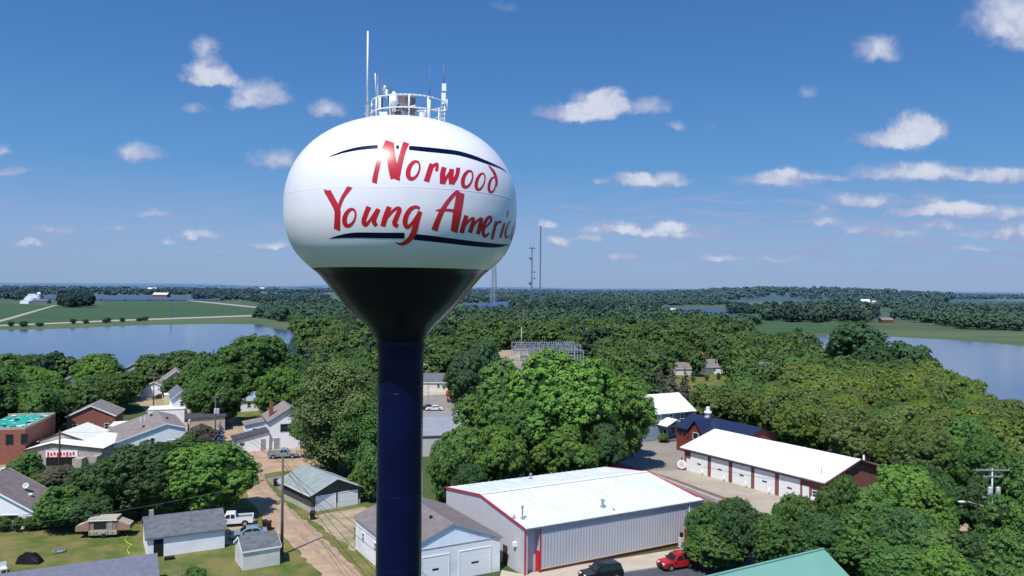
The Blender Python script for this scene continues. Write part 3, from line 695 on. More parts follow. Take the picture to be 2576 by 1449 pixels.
MB().box(q[0]-.05, q[1]-.1, q[2]-1.15, q[0]+.1, q[1]+.1, q[2]+.1).box(q[0]-.14, q[1]-.06, q[2]-.05, q[0]+.3, q[1]+.05, q[2]+.02).box(q[0]-.14, q[1]-.06, q[2]-.42, q[0]+.3, q[1]+.05, q[2]-.36).build('bracket', 'galv', o)
MB().tube((q[0]+.2, q[1], ztop(q[0]+.2, q[1])-.1), (q[0]+.2, q[1], q[2]-.3), .03).build('bracket', 'white_metal', o)
rod('antenna', 1072, 370*0+255, 168, 0.022, 'mast_far', .5)
rod('antenna', 1107, 218, 162, 0.03, 'mast_far', .3)
rod('antenna', 973, 240, 196, 0.015, 'mast_far', .4)
o, q = rod('antenna', 1108, 266, 215, 0.04, 'galv', .3)
MB().box(q[0]-.10, q[1]-.12, q[3]-.28, q[0]+.12, q[1]+.02, q[3]+.1).box(q[0]-.12, q[1]-.12, q[3]-.95, q[0]+.1, q[1]+.02, q[3]-.38).build('panel', 'white_metal', o)
o, q = rod('antenna', 1116, 275, 248, 0.03, 'white_metal', .2)
MB().tube((q[0], q[1], q[2]), (q[0]-.35, q[1], q[2]-.05), .03).build('bracket', 'white_metal', o)
o, q = rod('antenna', 953, 312, 200, 0.04, 'galv_dark', 0.6)
MB().tube((q[0]-.22, q[1]-.1, q[3]-1.35), (q[0]-.32, q[1]-.1, q[3]+.28), .08, n=10).build('panel', 'white_metal', o, True)
MB().box(q[0]-.18, q[1]-.15, q[2]+.75, q[0]-.04, q[1], q[2]+1.45).build('panel', 'white_metal', o)
MB().sphere((q[0]+.14, q[1]-.08, q[3]-.62), .3, (.5, .2, 1), 12).build('dish', 'galv', o, True)
o, q = rod('antenna', 969, 300, 236, 0.025, 'galv_dark', 0.5)
MB().sphere((q[0]-.08, q[1]-.12, q[3]-.05), .26, (.35, .5, 1), 12).build('dish', 'white_metal', o, True)
o, q = rod('antenna', 982, 300, 250, 0.035, 'galv', -.9)
MB().lathe([(.02, .62), (.12, .5), (.2, .2), (.26, 0), (.1, -.12), (.1, -.4), (.001, -.42)], 16, (q[0], q[1])).build('dome', 'white_metal', o, True).location = (0, 0, q[3] - .2)
o, q = rod('antenna', 1071, 309, 250, 0.075, 'white_metal', -1.75, 10)
rod('antenna', 1002, 300, 246, 0.02, 'white_metal', -.6)
hx = (1005 - 1288 + 4) * S - TX
zt0 = ztop(hx, 0)
vb = MB().lathe([(.62, zt0-.2), (.62, zt0+.45), (.72, zt0+.5), (.72, zt0+.62), (.62, zt0+.66), (.66, zt0+1.05), (.55, zt0+1.2), (.1, zt0+1.25), (.001, zt0+1.25)], 20, (hx, 0)).build('roof_vent', 'vent_brown', tw)
MB().tube((hx+.95, .3, zt0-.1), (hx+.95, .3, zt0+.42), .2, n=14).build('hatch', 'white_metal', tw)
MB().box(hx-1.15, -.5, zt0-.1, hx-.72, -.05, zt0+.28).build('equipment_box', 'white_metal', tw)
mb = MB().tube((hx-.3, -.62, zt0+.3), (hx+.7, -.5, zt0+.62), .03)
for i in range(4): mb.tube((CXR-1.2+i*.8, -1.2, zt0-.3), (CXR-1.0+i*.8, 1.2, zt0+.4), .02)
mb.build('conduit', 'white_metal', tw)
# ================================================================ buildings
FOOT = []   # world footprints, kept free of trees
class B_:
    pass
def bld(name, label, cat, A, B, depth, prof, wall, roof, axis='y', over=0.35, th=0.13, trim=None, group=None, found=None, roofmat2=None, ribs=0, gable=None):
    """A, B: front ground corners.  local x runs A->B, y away from the front.
    prof: top outline of the gable end as (s, z) points, across x when axis='y', across y when axis='x'"""
    b = B_(); b.A, b.B = A, B; b.W = math.hypot(B[0]-A[0], B[1]-A[1]); b.D = depth
    b.ang = math.atan2(B[1]-A[1], B[0]-A[0])
    b.o = empty(name, (A[0], A[1], 0), b.ang, label, cat, group); b.prof = prof; b.axis = axis
    L = b.D if axis == 'y' else b.W
    S_ = b.W if axis == 'y' else b.D
    def q(s, t, z): return (s, t, z) if axis == 'y' else (t, s, z)
    pr = [(0, -0.3)] + list(prof) + [(S_, -0.3)]
    mb = MB(); n = len(pr)
    mb.add([q(s, 0, z) for s, z in pr] + [q(s, L, z) for s, z in pr], [tuple(range(n)), tuple(range(n, 2*n))[::-1]] + [(i, (i+1) % n, n+(i+1) % n, n+i) for i in range(n)])
    b.wall = mb.build('wall', wall, b.o)
    mb = MB(); k = len(prof)
    for i in range(k - 1):
        (s0, z0), (s1, z1) = prof[i], prof[i+1]
        l = math.hypot(s1-s0, z1-z0); ux, uz = (s1-s0)/l, (z1-z0)/l
        e0 = over if i == 0 else 0; e1 = over if i == k-2 else 0
        a0, c0 = s0 - ux*e0, z0 - uz*e0; a1, c1 = s1 + ux*e1, z1 + uz*e1
        up_ = th + 0.006
        mb.slab([q(a0, -over, c0+up_), q(a1, -over, c1+up_), q(a1, L+over, c1+up_), q(a0, L+over, c0+up_)], th)
        if ribs:
            t = -over + .05
            while t < L + over:
                mb.slab([q(a0, t, c0+up_+.05), q(a1, t, c1+up_+.05), q(a1, t+.07, c1+up_+.05), q(a0, t+.07, c0+up_+.05)], .048)
                t += ribs
    b.roof = mb.build('roof', roof, b.o)
    if trim:
        mb = MB()
        for t0 in (-over - .03, L + over + .002):
            for i in range(k - 1):
                (s0, z0), (s1, z1) = prof[i], prof[i+1]
                l = math.hypot(s1-s0, z1-z0); ux, uz = (s1-s0)/l, (z1-z0)/l
                e0 = over if i == 0 else 0; e1 = over if i == k-2 else 0
                a0, c0 = s0 - ux*e0, z0 - uz*e0; a1, c1 = s1 + ux*e1, z1 + uz*e1
                mb.slab([q(a0, t0, c0+th+.02), q(a1, t0, c1+th+.02), q(a1, t0+.028, c1+th+.02), q(a0, t0+.028, c0+th+.02)], .26)
        for s, z, sg in ((prof[0][0], prof[0][1], -1), (prof[-1][0], prof[-1][1], 1)):
            i0, i1 = (0, 1) if sg < 0 else (k-2, k-1)
            l = math.hypot(prof[i1][0]-prof[i0][0], prof[i1][1]-prof[i0][1]); sl_ = (prof[i1][1]-prof[i0][1]) / l * sg
            zz = z + sl_ * over + th; ss = s + sg * (over + .003)
            mb.slab([q(min(ss, ss+sg*.03), -over, zz), q(max(ss, ss+sg*.03), -over, zz), q(max(ss, ss+sg*.03), L+over, zz), q(min(ss, ss+sg*.03), L+over, zz)], .2)
        b.trim = mb.build('trim', trim, b.o)
    if found:
        MB().box(-.04, -.04, -.3, b.W+.04, b.D+.04, found[1]).build('foundation', found[0], b.o)
    c, s = math.cos(b.ang), math.sin(b.ang)
    m = 1.0
    FOOT.append([(A[0] + x*c - y*s, A[1] + x*s + y*c) for x, y in ((-m, -m), (b.W+m, -m), (b.W+m, b.D+m), (-m, b.D+m))])
    return b
def gp(W, h, rise): return [(0, h), (W/2, h+rise), (W, h)]
def W2(A, ang, W): return (A[0] + math.cos(R(ang)) * W, A[1] + math.sin(R(ang)) * W)
def dist(a, b): return math.hypot(a[0]-b[0], a[1]-b[1])
def perp(A, B, C):
    d = dist(A, B); return abs((B[0]-A[0])*(C[1]-A[1]) - (B[1]-A[1])*(C[0]-A[0])) / d
def fbox(b, face, s0, z0, s1, z1, d0, d1, mb, mi=0):
    """box on a face, from depth d0 (inside) to d1 (outside)"""
    if face == 'front': return mb.box(s0, -d1, z0, s1, -d0, z1, mi)
    if face == 'left': return mb.box(-d1, s0, z0, -d0, s1, z1, mi)
    if face == 'right': return mb.box(b.W+d0, s0, z0, b.W+d1, s1, z1, mi)
    return mb.box(s0, b.D+d0, z0, s1, b.D+d1, z1, mi)
def window(b, face, s0, z0, w, h, frame='white_paint', glass='glass', mull=1, parent=None, base=0.0):
    mb = MB(); t = .09
    for a in ((s0, z0, s0+w, z0+t), (s0, z0+h-t, s0+w, z0+h), (s0, z0+t, s0+t, z0+h-t), (s0+w-t, z0+t, s0+w, z0+h-t)):
        fbox(b, face, *a, base, base+.06, mb)
    if mull: fbox(b, face, s0+t, z0+h/2-.03, s0+w-t, z0+h/2+.03, base, base+.045, mb)
    o = mb.build('window', frame, parent or b.o)
    fbox(b, face, s0+t, z0+t, s0+w-t, z0+h-t, base-.01, base+.02, MB()).build('pane', glass, o)
    return o
def gdoor(b, face, s0, w, h, m='white_metal', win=True, frame='white_paint', base=0.0, name='garage_door', z0=0.02):
    mb = MB(); n = max(3, int(h / .6))
    for i in range(n):
        za, zb_ = z0 + h*i/n, z0 + h*(i+1)/n
        fbox(b, face, s0, za+.012, s0+w, zb_-.012, base, base+.035, mb)
    fbox(b, face, s0, z0, s0+w, z0+h, base, base+.02, mb)
    o = mb.build(name, m, b.o)
    mf = MB()
    for a in ((s0-.12, z0, s0, z0+h+.12), (s0+w, z0, s0+w+.12, z0+h+.12), (s0, z0+h, s0+w, z0+h+.12)): fbox(b, face, *a, base, base+.07, mf)
    mf.build('door_frame', frame, o)
    if win: fbox(b, face, s0+w*.38, z0+h*.47, s0+w*.62, z0+h*.55, base+.02, base+.045, MB()).build('pane', 'glass', o)
    return o
def door(b, face, s0, w=.95, h=2.1, m='white_paint', frame='white_paint', base=0.0, z0=0.02):
    o = fbox(b, face, s0, z0, s0+w, z0+h, base, base+.04, MB()).build('door', m, b.o)
    mf = MB()
    for a in ((s0-.1, z0, s0, z0+h+.1), (s0+w, z0, s0+w+.1, z0+h+.1), (s0, z0+h, s0+w, z0+h+.1)): fbox(b, face, *a, base, base+.06, mf)
    mf.build('door_frame', frame, o)
    fbox(b, face, s0+w-.14, z0+1.0, s0+w-.07, z0+1.06, base+.04, base+.1, MB()).build('handle', 'galv_dark', o)
    return o
def rvents(b, pts, m='dark', sz=.35):
    """small roof vents; pts are (s, t) in the gable frame"""
    for x, y in pts:
        s = x if b.axis == 'y' else y
        z = float(np.interp(s, [p[0] for p in b.prof], [p[1] for p in b.prof])) + .13
        MB().box(x-sz/2, y-sz/2, z, x+sz/2, y+sz/2, z+.3).build('roof_vent', m, b.o)

# --- large grey metal building
A, B, C = P(1312, 1327, 5.4), P(1753, 1255, 5.4), P(1114, 1229, 5.4)
W_, D_ = dist(A, B), perp(A, B, C)
ang = math.atan2(B[1]-A[1], B[0]-A[0])
b = bld('metal_building', 'large grey ribbed metal building with pale metal roof and red trim', 'building', A, B, D_, [(0, 5.4), (D_*.5, 6.75), (D_, 5.4)], 'siding_flat', 'roof_metal', 'x', over=.12, ribs=.95)
MG = b
mb = MB()
for x0, x1 in ((1.95, W_+.02),):
    mb.box(x0, -.9, .55, x1, -.002, 5.33)
    x = x0 + .1
    while x < x1: mb.box(x, -.955, .56, x+.14, -.9, 5.3); x += .42
mb.box(-.02, -.9, 0, .32, -.002, 5.33)
mb.build('front_wall', 'siding_grey', b.o)
MB().box(1.98, -.86, -.3, W_-.02, -.01, .55).build('foundation', 'brick_red', b.o)
MB().box(1.95, -.99, .50, W_, -.905, .60).build('sill', 'pavement', b.o)
MB().slab([(-.14, -1.1, 5.56), (W_+.12, -1.1, 5.56), (W_+.12, -.1, 5.66), (-.14, -.1, 5.66)], .12).build('roof_edge', 'roof_metal', b.o)
MB().box(-.16, -1.22, 5.36, W_+.14, -1.1, 5.52).build('gutter', 'galv_dark', b.o)
mb = MB()
mb.box(-.09, -.98, 0, .02, -.80, 5.4).build('trim', 'red_trim', b.o); mb = MB(); mr = MB(); mq = MB(); mp = MB()
mp.box(1.90, -.89, .05, 1.95, -.05, 2.6).build('red_panel', 'red_trim', b.o)
mb.box(1.93, -1.0, .3, 2.07, -.9, 5.34)
mb.build('trim', 'red_trim', b.o)
for (y0, z0), (y1, z1) in zip([(-1.1, 5.42), (D_*.5, 6.76), (D_+.12, 5.4)], [(D_*.5, 6.76), (D_+.12, 5.4)]):
    mr.slab([(-.20, y0, z0+.2), (-.12, y0, z0+.2), (-.12, y1, z1+.2), (-.20, y1, z1+.2)], .24)
    mq.slab([(W_+.12, y0, z0+.2), (W_+.20, y0, z0+.2), (W_+.20, y1, z1+.2), (W_+.12, y1, z1+.2)], .24)
mr.build('trim', 'red_trim', b.o); mq.build('trim', 'red_trim', b.o)
MB().tube((W_-2.2, -1.0, .5), (W_-2.2, -1.0, 5.4), .08).build('downpipe', 'white_metal', b.o)
mb = MB()
for i in range(28):
    mb.box(W_*i/28, D_*.5-.28, 6.93, W_*(i+.96)/28, D_*.5+.28, 6.99 + .03*(i % 3))
mb.build('ridge_cap', 'roof_white', b.o)
door(b, 'left', D_-2.6, .9, 2.0, 'dark')
fbox(b, 'left', D_-1.2, .6, D_-.5, 1.5, 0, .5, MB()).build('meter_box', 'white_metal', b.o)
fbox(b, 'left', 3.2, 0, 4.3, 2.3, 0, .03, MB()).build('door', 'wood_dark', b.o)
fbox(b, 'left', 1.0, 2.9, 1.5, 3.4, 0, .35, MB()).build('vent_hood', 'white_metal', b.o)
def rp(px, py):
    """roof point: local x, y on the building's front roof slope"""
    z = 6.0
    for _ in range(6):
        X, Y = P(px, py, z); dx, dy = X-A[0], Y-A[1]
        x = dx*math.cos(ang)+dy*math.sin(ang); y = -dx*math.sin(ang)+dy*math.cos(ang)
        z = 5.4 + 1.35 * (1 - abs(y - D_/2) / (D_/2)) + .13
    return x, y, z
for px, py, h, r in ((1314, 1306, 1.35, .11), (1293, 1304, .45, .09), (1516, 1276, .75, .16), (1544, 1284, .35, .07), (1335, 1205, .6, .12)):
    x, y, z = rp(px, py)
    o = MB().tube((x, y, z-.1), (x, y, z+h), r, n=12).tube((x, y, z), (x, y, z+.12), r*2.4, n=12).build('chimney_pipe', 'galv', b.o)
    if r > .1: MB().tube((x, y, z+h+.001), (x, y, z+h+.22), r*1.7, r*1.5, n=12).build('cap', 'galv', o)
# --- brick garage with five bay doors
A, B, C = P(1721.5, 1181.5), P(2071, 1279), P(2214.5, 1172, 4.2)
W_ = dist(A, B); D_ = perp(A, B, C) - .5
b = bld('bay_garage', 'long brown brick garage with white roof and five tall bay doors', 'garage', A, B, D_, [(0, 4.15), (D_*.5, 6.6), (D_, 4.15)], 'brick_brown', 'roof_white', 'x', over=.6, th=.12, trim=None)
BG = b
MB().slab([(-.6, -.66, 4.02), (W_+.6, -.66, 4.02), (W_+.6, -.58, 4.02), (-.6, -.58, 4.02)], .16).build('gutter', 'galv_dark', b.o)
for y0, z0, y1, z1 in ((-.6, 3.83, D_*.5, 6.62), (D_*.5, 6.62, D_+.6, 3.83)):
    MB().slab([(W_+.6, y0, z0+.12), (W_+.64, y0, z0+.12), (W_+.64, y1, z1+.12), (W_+.6, y1, z1+.12)], .25).build('trim', 'brick_brown', b.o)
for x0, x1, y in ((945, 1105, 1005), (1150, 1315, 1070), (1365, 1540, 1130), (1588, 1780, 1180), (1835, 2035, 1240)):
    s0 = along(A, B, 1502.7 + x0*.25, 939 + y*.25); s1 = along(A, B, 1502.7 + x1*.25, 939 + y*.25)
    gdoor(b, 'front', s0, s1 - s0, 3.35, 'white_metal', True, 'white_paint')
door(b, 'front', along(A, B, 1728, 1185), 1.0, 2.1)
s = along(A, B, 2020, 1265); door(b, 'front', s, 1.0, 2.6)
s = along(A, B, 2043, 1268); window(b, 'front', s, 1.3, 1.0, 1.1)
fbox(b, 'front', s+.05, .95, s+.95, 1.4, .05, .5, MB()).build('air_conditioner', 'white_metal', b.o)
MB().tube((W_-1.5, 1.5, 5.0), (W_-1.5, 1.5, 5.8), .06).build('roof_pipe', 'galv', b.o)
MB().tube((W_-.3, D_*.62, 6.0), (W_-.3, D_*.62, 7.0), .16, n=10).build('roof_pipe', 'white_metal', b.o)
for i, (px, py) in enumerate(((1771, 1200), (1826, 1214), (1882, 1230), (1940, 1246), (1686*0+2000, 1262))):
    s = along(A, B, px, py); ca_, sa_ = math.cos(b.ang), math.sin(b.ang)
    x, y = A[0] + s*ca_ + .55*sa_, A[1] + s*sa_ - .55*ca_
    o = MB().tube((0, 0, -.1), (0, 0, 1.05), .12, n=12).sphere((0, 0, 1.05), .12, n=12).build('bollard', 'white_paint', None, True, loc=(x, y, 0))
    tag(o, ['short white bollard between first and second bay doors from the left', 'short white bollard between second and third bay doors', 'short white bollard between third and fourth bay doors', 'short white bollard between fourth and fifth bay doors', 'short white bollard right of the last bay door'][i], 'bollard', 'bollards along the bay garage')
# --- white block garage with two doors, bottom centre
A, B, C = P(1011, 1391, 4), P(1258, 1350, 4), P(886, 1301, 4)
W_, D_ = dist(A, B), perp(A, B, C)
b = bld('block_garage', 'white block garage with brown shingle roof and two white doors behind the tower stem', 'garage', A, B, D_, gp(W_, 4.0, 2.35), 'block_white', 'shingle_brown', 'y', over=.22, trim='galv')
WG = b
fbox(b, 'front', .02, 4.0, W_-.02, 4.06, 0, .08, MB()).build('ledge', 'white_paint', b.o)
MB().add([(.1, -.03, 4.1), (W_-.1, -.03, 4.1), (W_/2, -.03, 6.25)], [(0, 1, 2)]).build('gable_panel', 'peel_white', b.o)
s0 = along(A, B, 1156, 1430); s1 = along(A, B, 1232, 1425); gdoor(b, 'front', s0, s1-s0, 3.0)
s0 = along(A, B, 1062, 1440); s1 = along(A, B, 1128, 1432); gdoor(b, 'front', s0, s1-s0, 3.0)
for t in (D_*.78, D_*.5, D_*.2): window(b, 'left', t, 1.7, .95, 1.1, glass='galv_dark')
rvents(b, [(W_*.33, D_*.7), (W_*.42, D_*.55), (W_*.30, D_*.45), (W_*.42, D_*.25)], sz=.28)
mb = MB()
for i in range(2): mb.sphere((W_+.25, .6 + .9*i, 3.6 - .2*i), .18, n=10).tube((W_, .6+.9*i, 3.5-.2*i), (W_+.25, .6+.9*i, 3.5-.2*i), .05)
mb.build('vent_hood', 'white_metal', b.o, True)
# --- green grey two-bay garage
A, B, C = P(779, 1249, 2.5), P(915, 1226, 2.5), P(720, 1208, 2.5)
W_, D_ = dist(A, B)-.8, perp(A, B, C)-.8
an = math.atan2(B[1]-A[1], B[0]-A[0]); A = (A[0]+.4*math.cos(an)-.4*math.sin(an), A[1]+.4*math.sin(an)+.4*math.cos(an)); B = (A[0]+W_*math.cos(an), A[1]+W_*math.sin(an))
b = bld('garage', 'dark green grey garage with pale green shingle roof and two white doors', 'garage', A, B, D_, gp(W_, 2.75, 1.75), 'siding_green', 'shingle_green', 'y', over=.5, trim='white_paint', found=('found', .75))
s = W_*.10; gdoor(b, 'front', s, W_*.38, 2.15, win=False, base=.045); gdoor(b, 'front', W_*.55, W_*.38, 2.15, win=False, base=.045)
# --- long white shed on the lawn
A, B, C = P(370, 1405), P(565, 1378), P(351, 1363)
W_, D_ = dist(A, B), max(4.4, perp(A, B, C))
b = bld('shed', 'long white clapboard shed with grey shingle roof and dark open doorway', 'shed', A, B, D_, [(0, 2.4), (D_*.5, 4.0), (D_, 2.4)], 'clap_white', 'shingle_grey', 'x', over=.25, trim='galv_dark')
fbox(b, 'front', along(A, B, 386, 1400), .02, along(A, B, 411, 1398), 2.3, 0, .02, MB()).build('doorway', 'dark', b.o)
MB().box(.5, D_*.62, 3.4, 1.0, D_*.62+.5, 4.55).build('chimney', 'stone', b.o)
o = MB().box(0, 0, 0, 1.1, .5, .35).build('step_box', 'bin_black', None, loc=(*P(414, 1411), 0)); tag(o, 'low black box on the grass in front of the open shed doorway', 'box'); o.rotation_euler.z = b.ang
# --- small shed
A, B, C = P(611, 1436), P(704, 1420), P(597, 1409)
W_, D_ = dist(A, B), max(2.8, perp(A, B, C))
b = bld('small_shed', 'small pale clapboard garden shed beside the utility pole', 'shed', A, B, D_, [(0, 2.2), (D_*.5, 3.3), (D_, 2.2)], 'clap_grey', 'shingle_grey', 'x', over=.15, trim='white_paint')
# --- blue grey roof, bottom left corner
def ridged(name, label, cat, r0, r1, half, zr, h, wall, roof, **kw):
    d = math.hypot(r1[0]-r0[0], r1[1]-r0[1]); nx, ny = -(r1[1]-r0[1])/d, (r1[0]-r0[0])/d
    A = (r0[0]-nx*half, r0[1]-ny*half); B = (r1[0]-nx*half, r1[1]-ny*half)
    return bld(name, label, cat, A, B, half*2, [(0, h), (half, zr), (half*2, h)], wall, roof, 'x', **kw)
r1 = P(385, 1393, 4.4); r0 = P(30, 1440, 4.4); r0 = (r0[0]*1.15-r1[0]*.15, r0[1]*1.15-r1[1]*.15)
ridged('house', 'house with plain slate blue shingle roof in the bottom left corner', 'house', r0, r1, 4.6, 4.3, 2.6, 'clap_white', 'shingle_slate', over=.4, trim='galv_dark')
r1 = P(2064, 1383, 5.6); r0 = P(1790, 1449, 5.6); r0 = (r0[0]*2-r1[0], r0[1]*2-r1[1])
b = ridged('teal_roof_building', 'building with smooth teal metal roof at the bottom right edge', 'building', r0, r1, 6, 5.5, 1.9, 'clap_grey', 'roof_teal', over=.5)
MB().box(-.5, 5.85, 5.60, b.W+.52, 6.15, 5.70).build('ridge_cap', 'roof_teal', b.o)
# --- white house with satellite dish, far left
B = P(80, 1330); A = P(-190, 1336)
W_ = dist(A, B); D_ = 7.5
b = bld('house', 'white clapboard house with satellite dish and trellis at the left edge', 'house', A, B, D_, gp(W_, 2.5, 3.9), 'clap_white', 'shingle_brown', 'y', over=.35, trim='white_paint')
s = along(A, B, 4, 1332); window(b, 'front', s, 1.1, 2.2, .85, mull=0)
mb = MB(); s = along(A, B, 58, 1330)
for i in range(6): mb.box(s+i*.25, -.13, .2, s+i*.25+.05, -.09, 2.1)
for i in range(8): mb.box(s, -.09, .25+i*.25, s+1.3, -.06, .3+i*.25)
mb.build('trellis', 'white_paint', b.o)
# dish
def dish(b, x, y, z, r=.42):
    o = MB().tube((x, y, z-.1), (x, y, z+.5), .04).build('satellite_dish', 'galv', b.o)
    MB().lathe([(.01, .0), (r*.6, .05), (r, .16), (r*.98, .19), (r*.55, .08), (.01, .03)], 20).build('reflector', 'siding_flat', o, True, loc=(x, y-.1, z+.5)).rotation_euler = (R(60), 0, R(10))
dish(b, W_*.80, 4.2, 2.5+3.9*.4+.2)
MB().box(W_*.86, 3.0, 3.75, W_*.86+.5, 3.35, 3.95).build('roof_vent', 'white_metal', b.o)
# --- brick building with torn teal roof
A, B = P(-70, 1172), P(63, 1167)
b = bld('brick_building', 'two storey red brick building with torn teal roof membrane', 'building', A, B, 17, [(0, 6.3), (dist(A, B), 6.3)], 'brick_red', 'teal_membrane', 'y', over=-.3, th=.1)
W_ = b.W
mb = MB()
for (x0, y0, x1, y1) in ((0, 0, W_, .3), (0, 16.7, W_, 17), (W_-.3, .3, W_, 16.7)): mb.box(x0, y0, 6.3, x1, y1, 6.75)
mb.build('parapet', 'stone', b.o)
for px in (14, 52): s = along(A, B, px, 1140); window(b, 'front', s, 3.6, 1.25, 1.9, frame='wood_dark')
rn = random.Random(4); mb = MB(); mw = MB()
for i in range(46):
    x, y = rn.uniform(.5, W_-1), rn.choice((rn.uniform(.6, 4), rn.uniform(6, 16), rn.uniform(.6, 16))); w, d = rn.uniform(.2, 1.0), rn.uniform(.2, 1.6)
    (mw if i % 2 else mb).add([(x, y, 6.425+.0015*i), (x+w, y+d*.2, 6.425+.0015*i), (x+w*.8, y+d, 6.425+.0015*i), (x-w*.2, y+d*.7, 6.425+.0015*i)], [(0, 1, 2, 3)])
mb.build('roof_tear', 'dark', b.o); mw.build('roof_tear', 'white_paint', b.o)
# --- cream roofed building
A, B = P(66, 1172), P(256, 1170)
W_ = dist(A, B)
b = bld('cream_building', 'low building with two stacked cream metal gable roofs', 'building', A, B, 13, [(0, 2.9), (W_*.34, 4.0), (W_, 3.0)], 'stone', 'roof_cream', 'y', over=.35, trim='wood_dark')
mb = MB(); x0, x1 = .2, W_*.62; zr = 5.15
prf = [(x0, 3.75), ((x0+x1)/2, zr), (x1, 3.75)]
pr = [(x0, 2.6)] + prf + [(x1, 2.6)]
mb.add([(s, 4.5, z) for s, z in pr] + [(s, 15, z) for s, z in pr], [(0,1,2,3,4), (9,8,7,6,5)] + [(i, (i+1) % 5, 5+(i+1) % 5, 5+i) for i in range(5)])
mb.build('upper_wall', 'roof_cream', b.o)
mb = MB()
for (s0, z0), (s1, z1) in zip(prf, prf[1:]): mb.slab([(s0 - (.4 if s0 == x0 else 0), 4.1, z0+.15 - (.3 if s0 == x0 else 0)), (s1 + (.4 if s1 == x1 else 0), 4.1, z1+.15 - (.3 if s1 == x1 else 0)), (s1 + (.4 if s1 == x1 else 0), 15.3, z1+.15 - (.3 if s1 == x1 else 0)), (s0 - (.4 if s0 == x0 else 0), 15.3, z0+.15 - (.3 if s0 == x0 else 0))], .14)
mb.build('upper_roof', 'roof_cream', b.o)
mb = MB()
for (s0, z0), (s1, z1) in zip(prf, prf[1:]): mb.slab([(s0, 4.04, z0+.12), (s1, 4.04, z1+.12), (s1, 4.09, z1+.12), (s0, 4.09, z0+.12)], .4)
mb.build('upper_trim', 'wood_dark', b.o)
o = fbox(b, 'front', W_*.26, 1.5, W_*.68, 2.7, .05, .15, MB()).build('sign_board', 'sign_white', b.o)
mb = MB(); rn = random.Random(2)
for i in range(9):
    s = W_*(.28 + .042*i); fbox(b, 'front', s, 1.65 + .1*(i % 3), s+W_*.026, 2.5 - .12*(i % 2), .15, .16, mb)
fbox(b, 'front', W_*.27, 1.52, W_*.67, 1.62, .15, .165, mb); mb.build('sign_mark', 'sign_red', o)
fbox(b, 'front', W_*.26, 0, W_*.66, 1.4, .0, .03, MB()).build('doorway', 'dark', b.o)
MB().box(W_-.9, -2.2, 0, W_-.0, -.05, 2.0).box(W_-4.2, -2.2, 0, W_-2.6, -.05, 1.6).build('porch_wall', 'stone', b.o)
# --- white building with wide grey brown roof
A = P(262, 1156); B = P(466, 1138)
W_ = dist(A, B)
b = bld('wide_roof_building', 'white building under a wide taupe shingle roof with lopsided gable', 'building', A, B, 17, [(0, 2.4), (W_*.76, 5.9), (W_, 4.9)], 'clap_white', 'shingle_tan', 'y', over=.3, trim='white_paint')
rvents(b, [(W_*.5, 4.5), (W_*.66, 13.5), (W_*.82, 7)], sz=.45)
MB().tube((W_*.5, 10.5, 4.5), (W_*.5, 10.5, 5.9), .08).tube((W_*.56, 11, 4.8), (W_*.56, 11, 6.1), .08).build('roof_pipe', 'white_metal', b.o)
window(b, 'front', W_*.11, .8, .8, 1.3); window(b, 'front', W_*.55, 2.0, .9, 1.4); window(b, 'front', W_*.76, 2.4, 1.8, .3, mull=0)
# --- white two storey house with brick chimney and low dark roofed addition
A = P(676, 1131); B = W2(A, 24, 8.5); W_ = 8.5
b = bld('house', 'white two storey house with brown roof and red brick chimney', 'house', A, B, 10, gp(W_, 5.6, 2.6), 'clap_white', 'shingle_tan', 'y', over=.35, trim='galv_dark')
window(b, 'front', 2.2, 3.4, 2.2, 1.6, frame='galv_dark'); window(b, 'left', 2.0, 3.9, .7, 1.1)
door(b, 'front', 1.0, 1.1, 2.2, 'galv')
mb = MB()
mb.box(.5, 3.4, 5.6, 1.25, 4.1, 9.0); mb.build('chimney', 'brick_far', b.o)
mb = MB(); mb.add([(-4, 4.6, 0), (0, 4.6, 0), (0, 4.6, 4.9), (-4, 4.6, 4.3), (-4, 9.5, 0), (0, 9.5, 0), (0, 9.5, 4.9), (-4, 9.5, 4.3)], [(0,1,2,3), (7,6,5,4), (0,3,7,4), (3,2,6,7), (1,5,6,2)])
o = mb.build('wing', 'clap_white', b.o)
MB().slab([(-4.3, 4.3, 4.45), (-.02, 4.3, 5.1), (-.02, 9.8, 5.1), (-4.3, 9.8, 4.45)], .14).build('roof', 'shingle_tan', o)
MB().box(-2.6, 4.54, 2.4, -1.7, 4.595, 3.6).build('window', 'glass', o)
mb = MB(); mb.add([(-6.6, -.6, 0), (-.005, -.6, 0), (-.005, -.6, 3.7), (-6.6, -.6, 2.3), (-6.6, 4.5, 0), (-.005, 4.5, 0), (-.005, 4.5, 3.7), (-6.6, 4.5, 2.3)], [(0,1,2,3), (7,6,5,4), (0,3,7,4), (3,2,6,7), (1,5,6,2)])
o = mb.build('addition', 'clap_white', b.o)
MB().slab([(-6.9, -.9, 2.42), (-.02, -.9, 3.9), (-.02, 4.7, 3.9), (-6.9, 4.7, 2.42)], .14).build('roof', 'shingle_dark', o)
MB().box(-5.6, -.64, 1.3, -4.7, -.595, 1.8).build('window', 'glass', o); MB().box(-1.6, -.66, .1, -.7, -.595, 2.3).build('door', 'galv', o)
FOOT.append([P(540, 1140), P(680, 1140), P(700, 1060), P(560, 1060)])
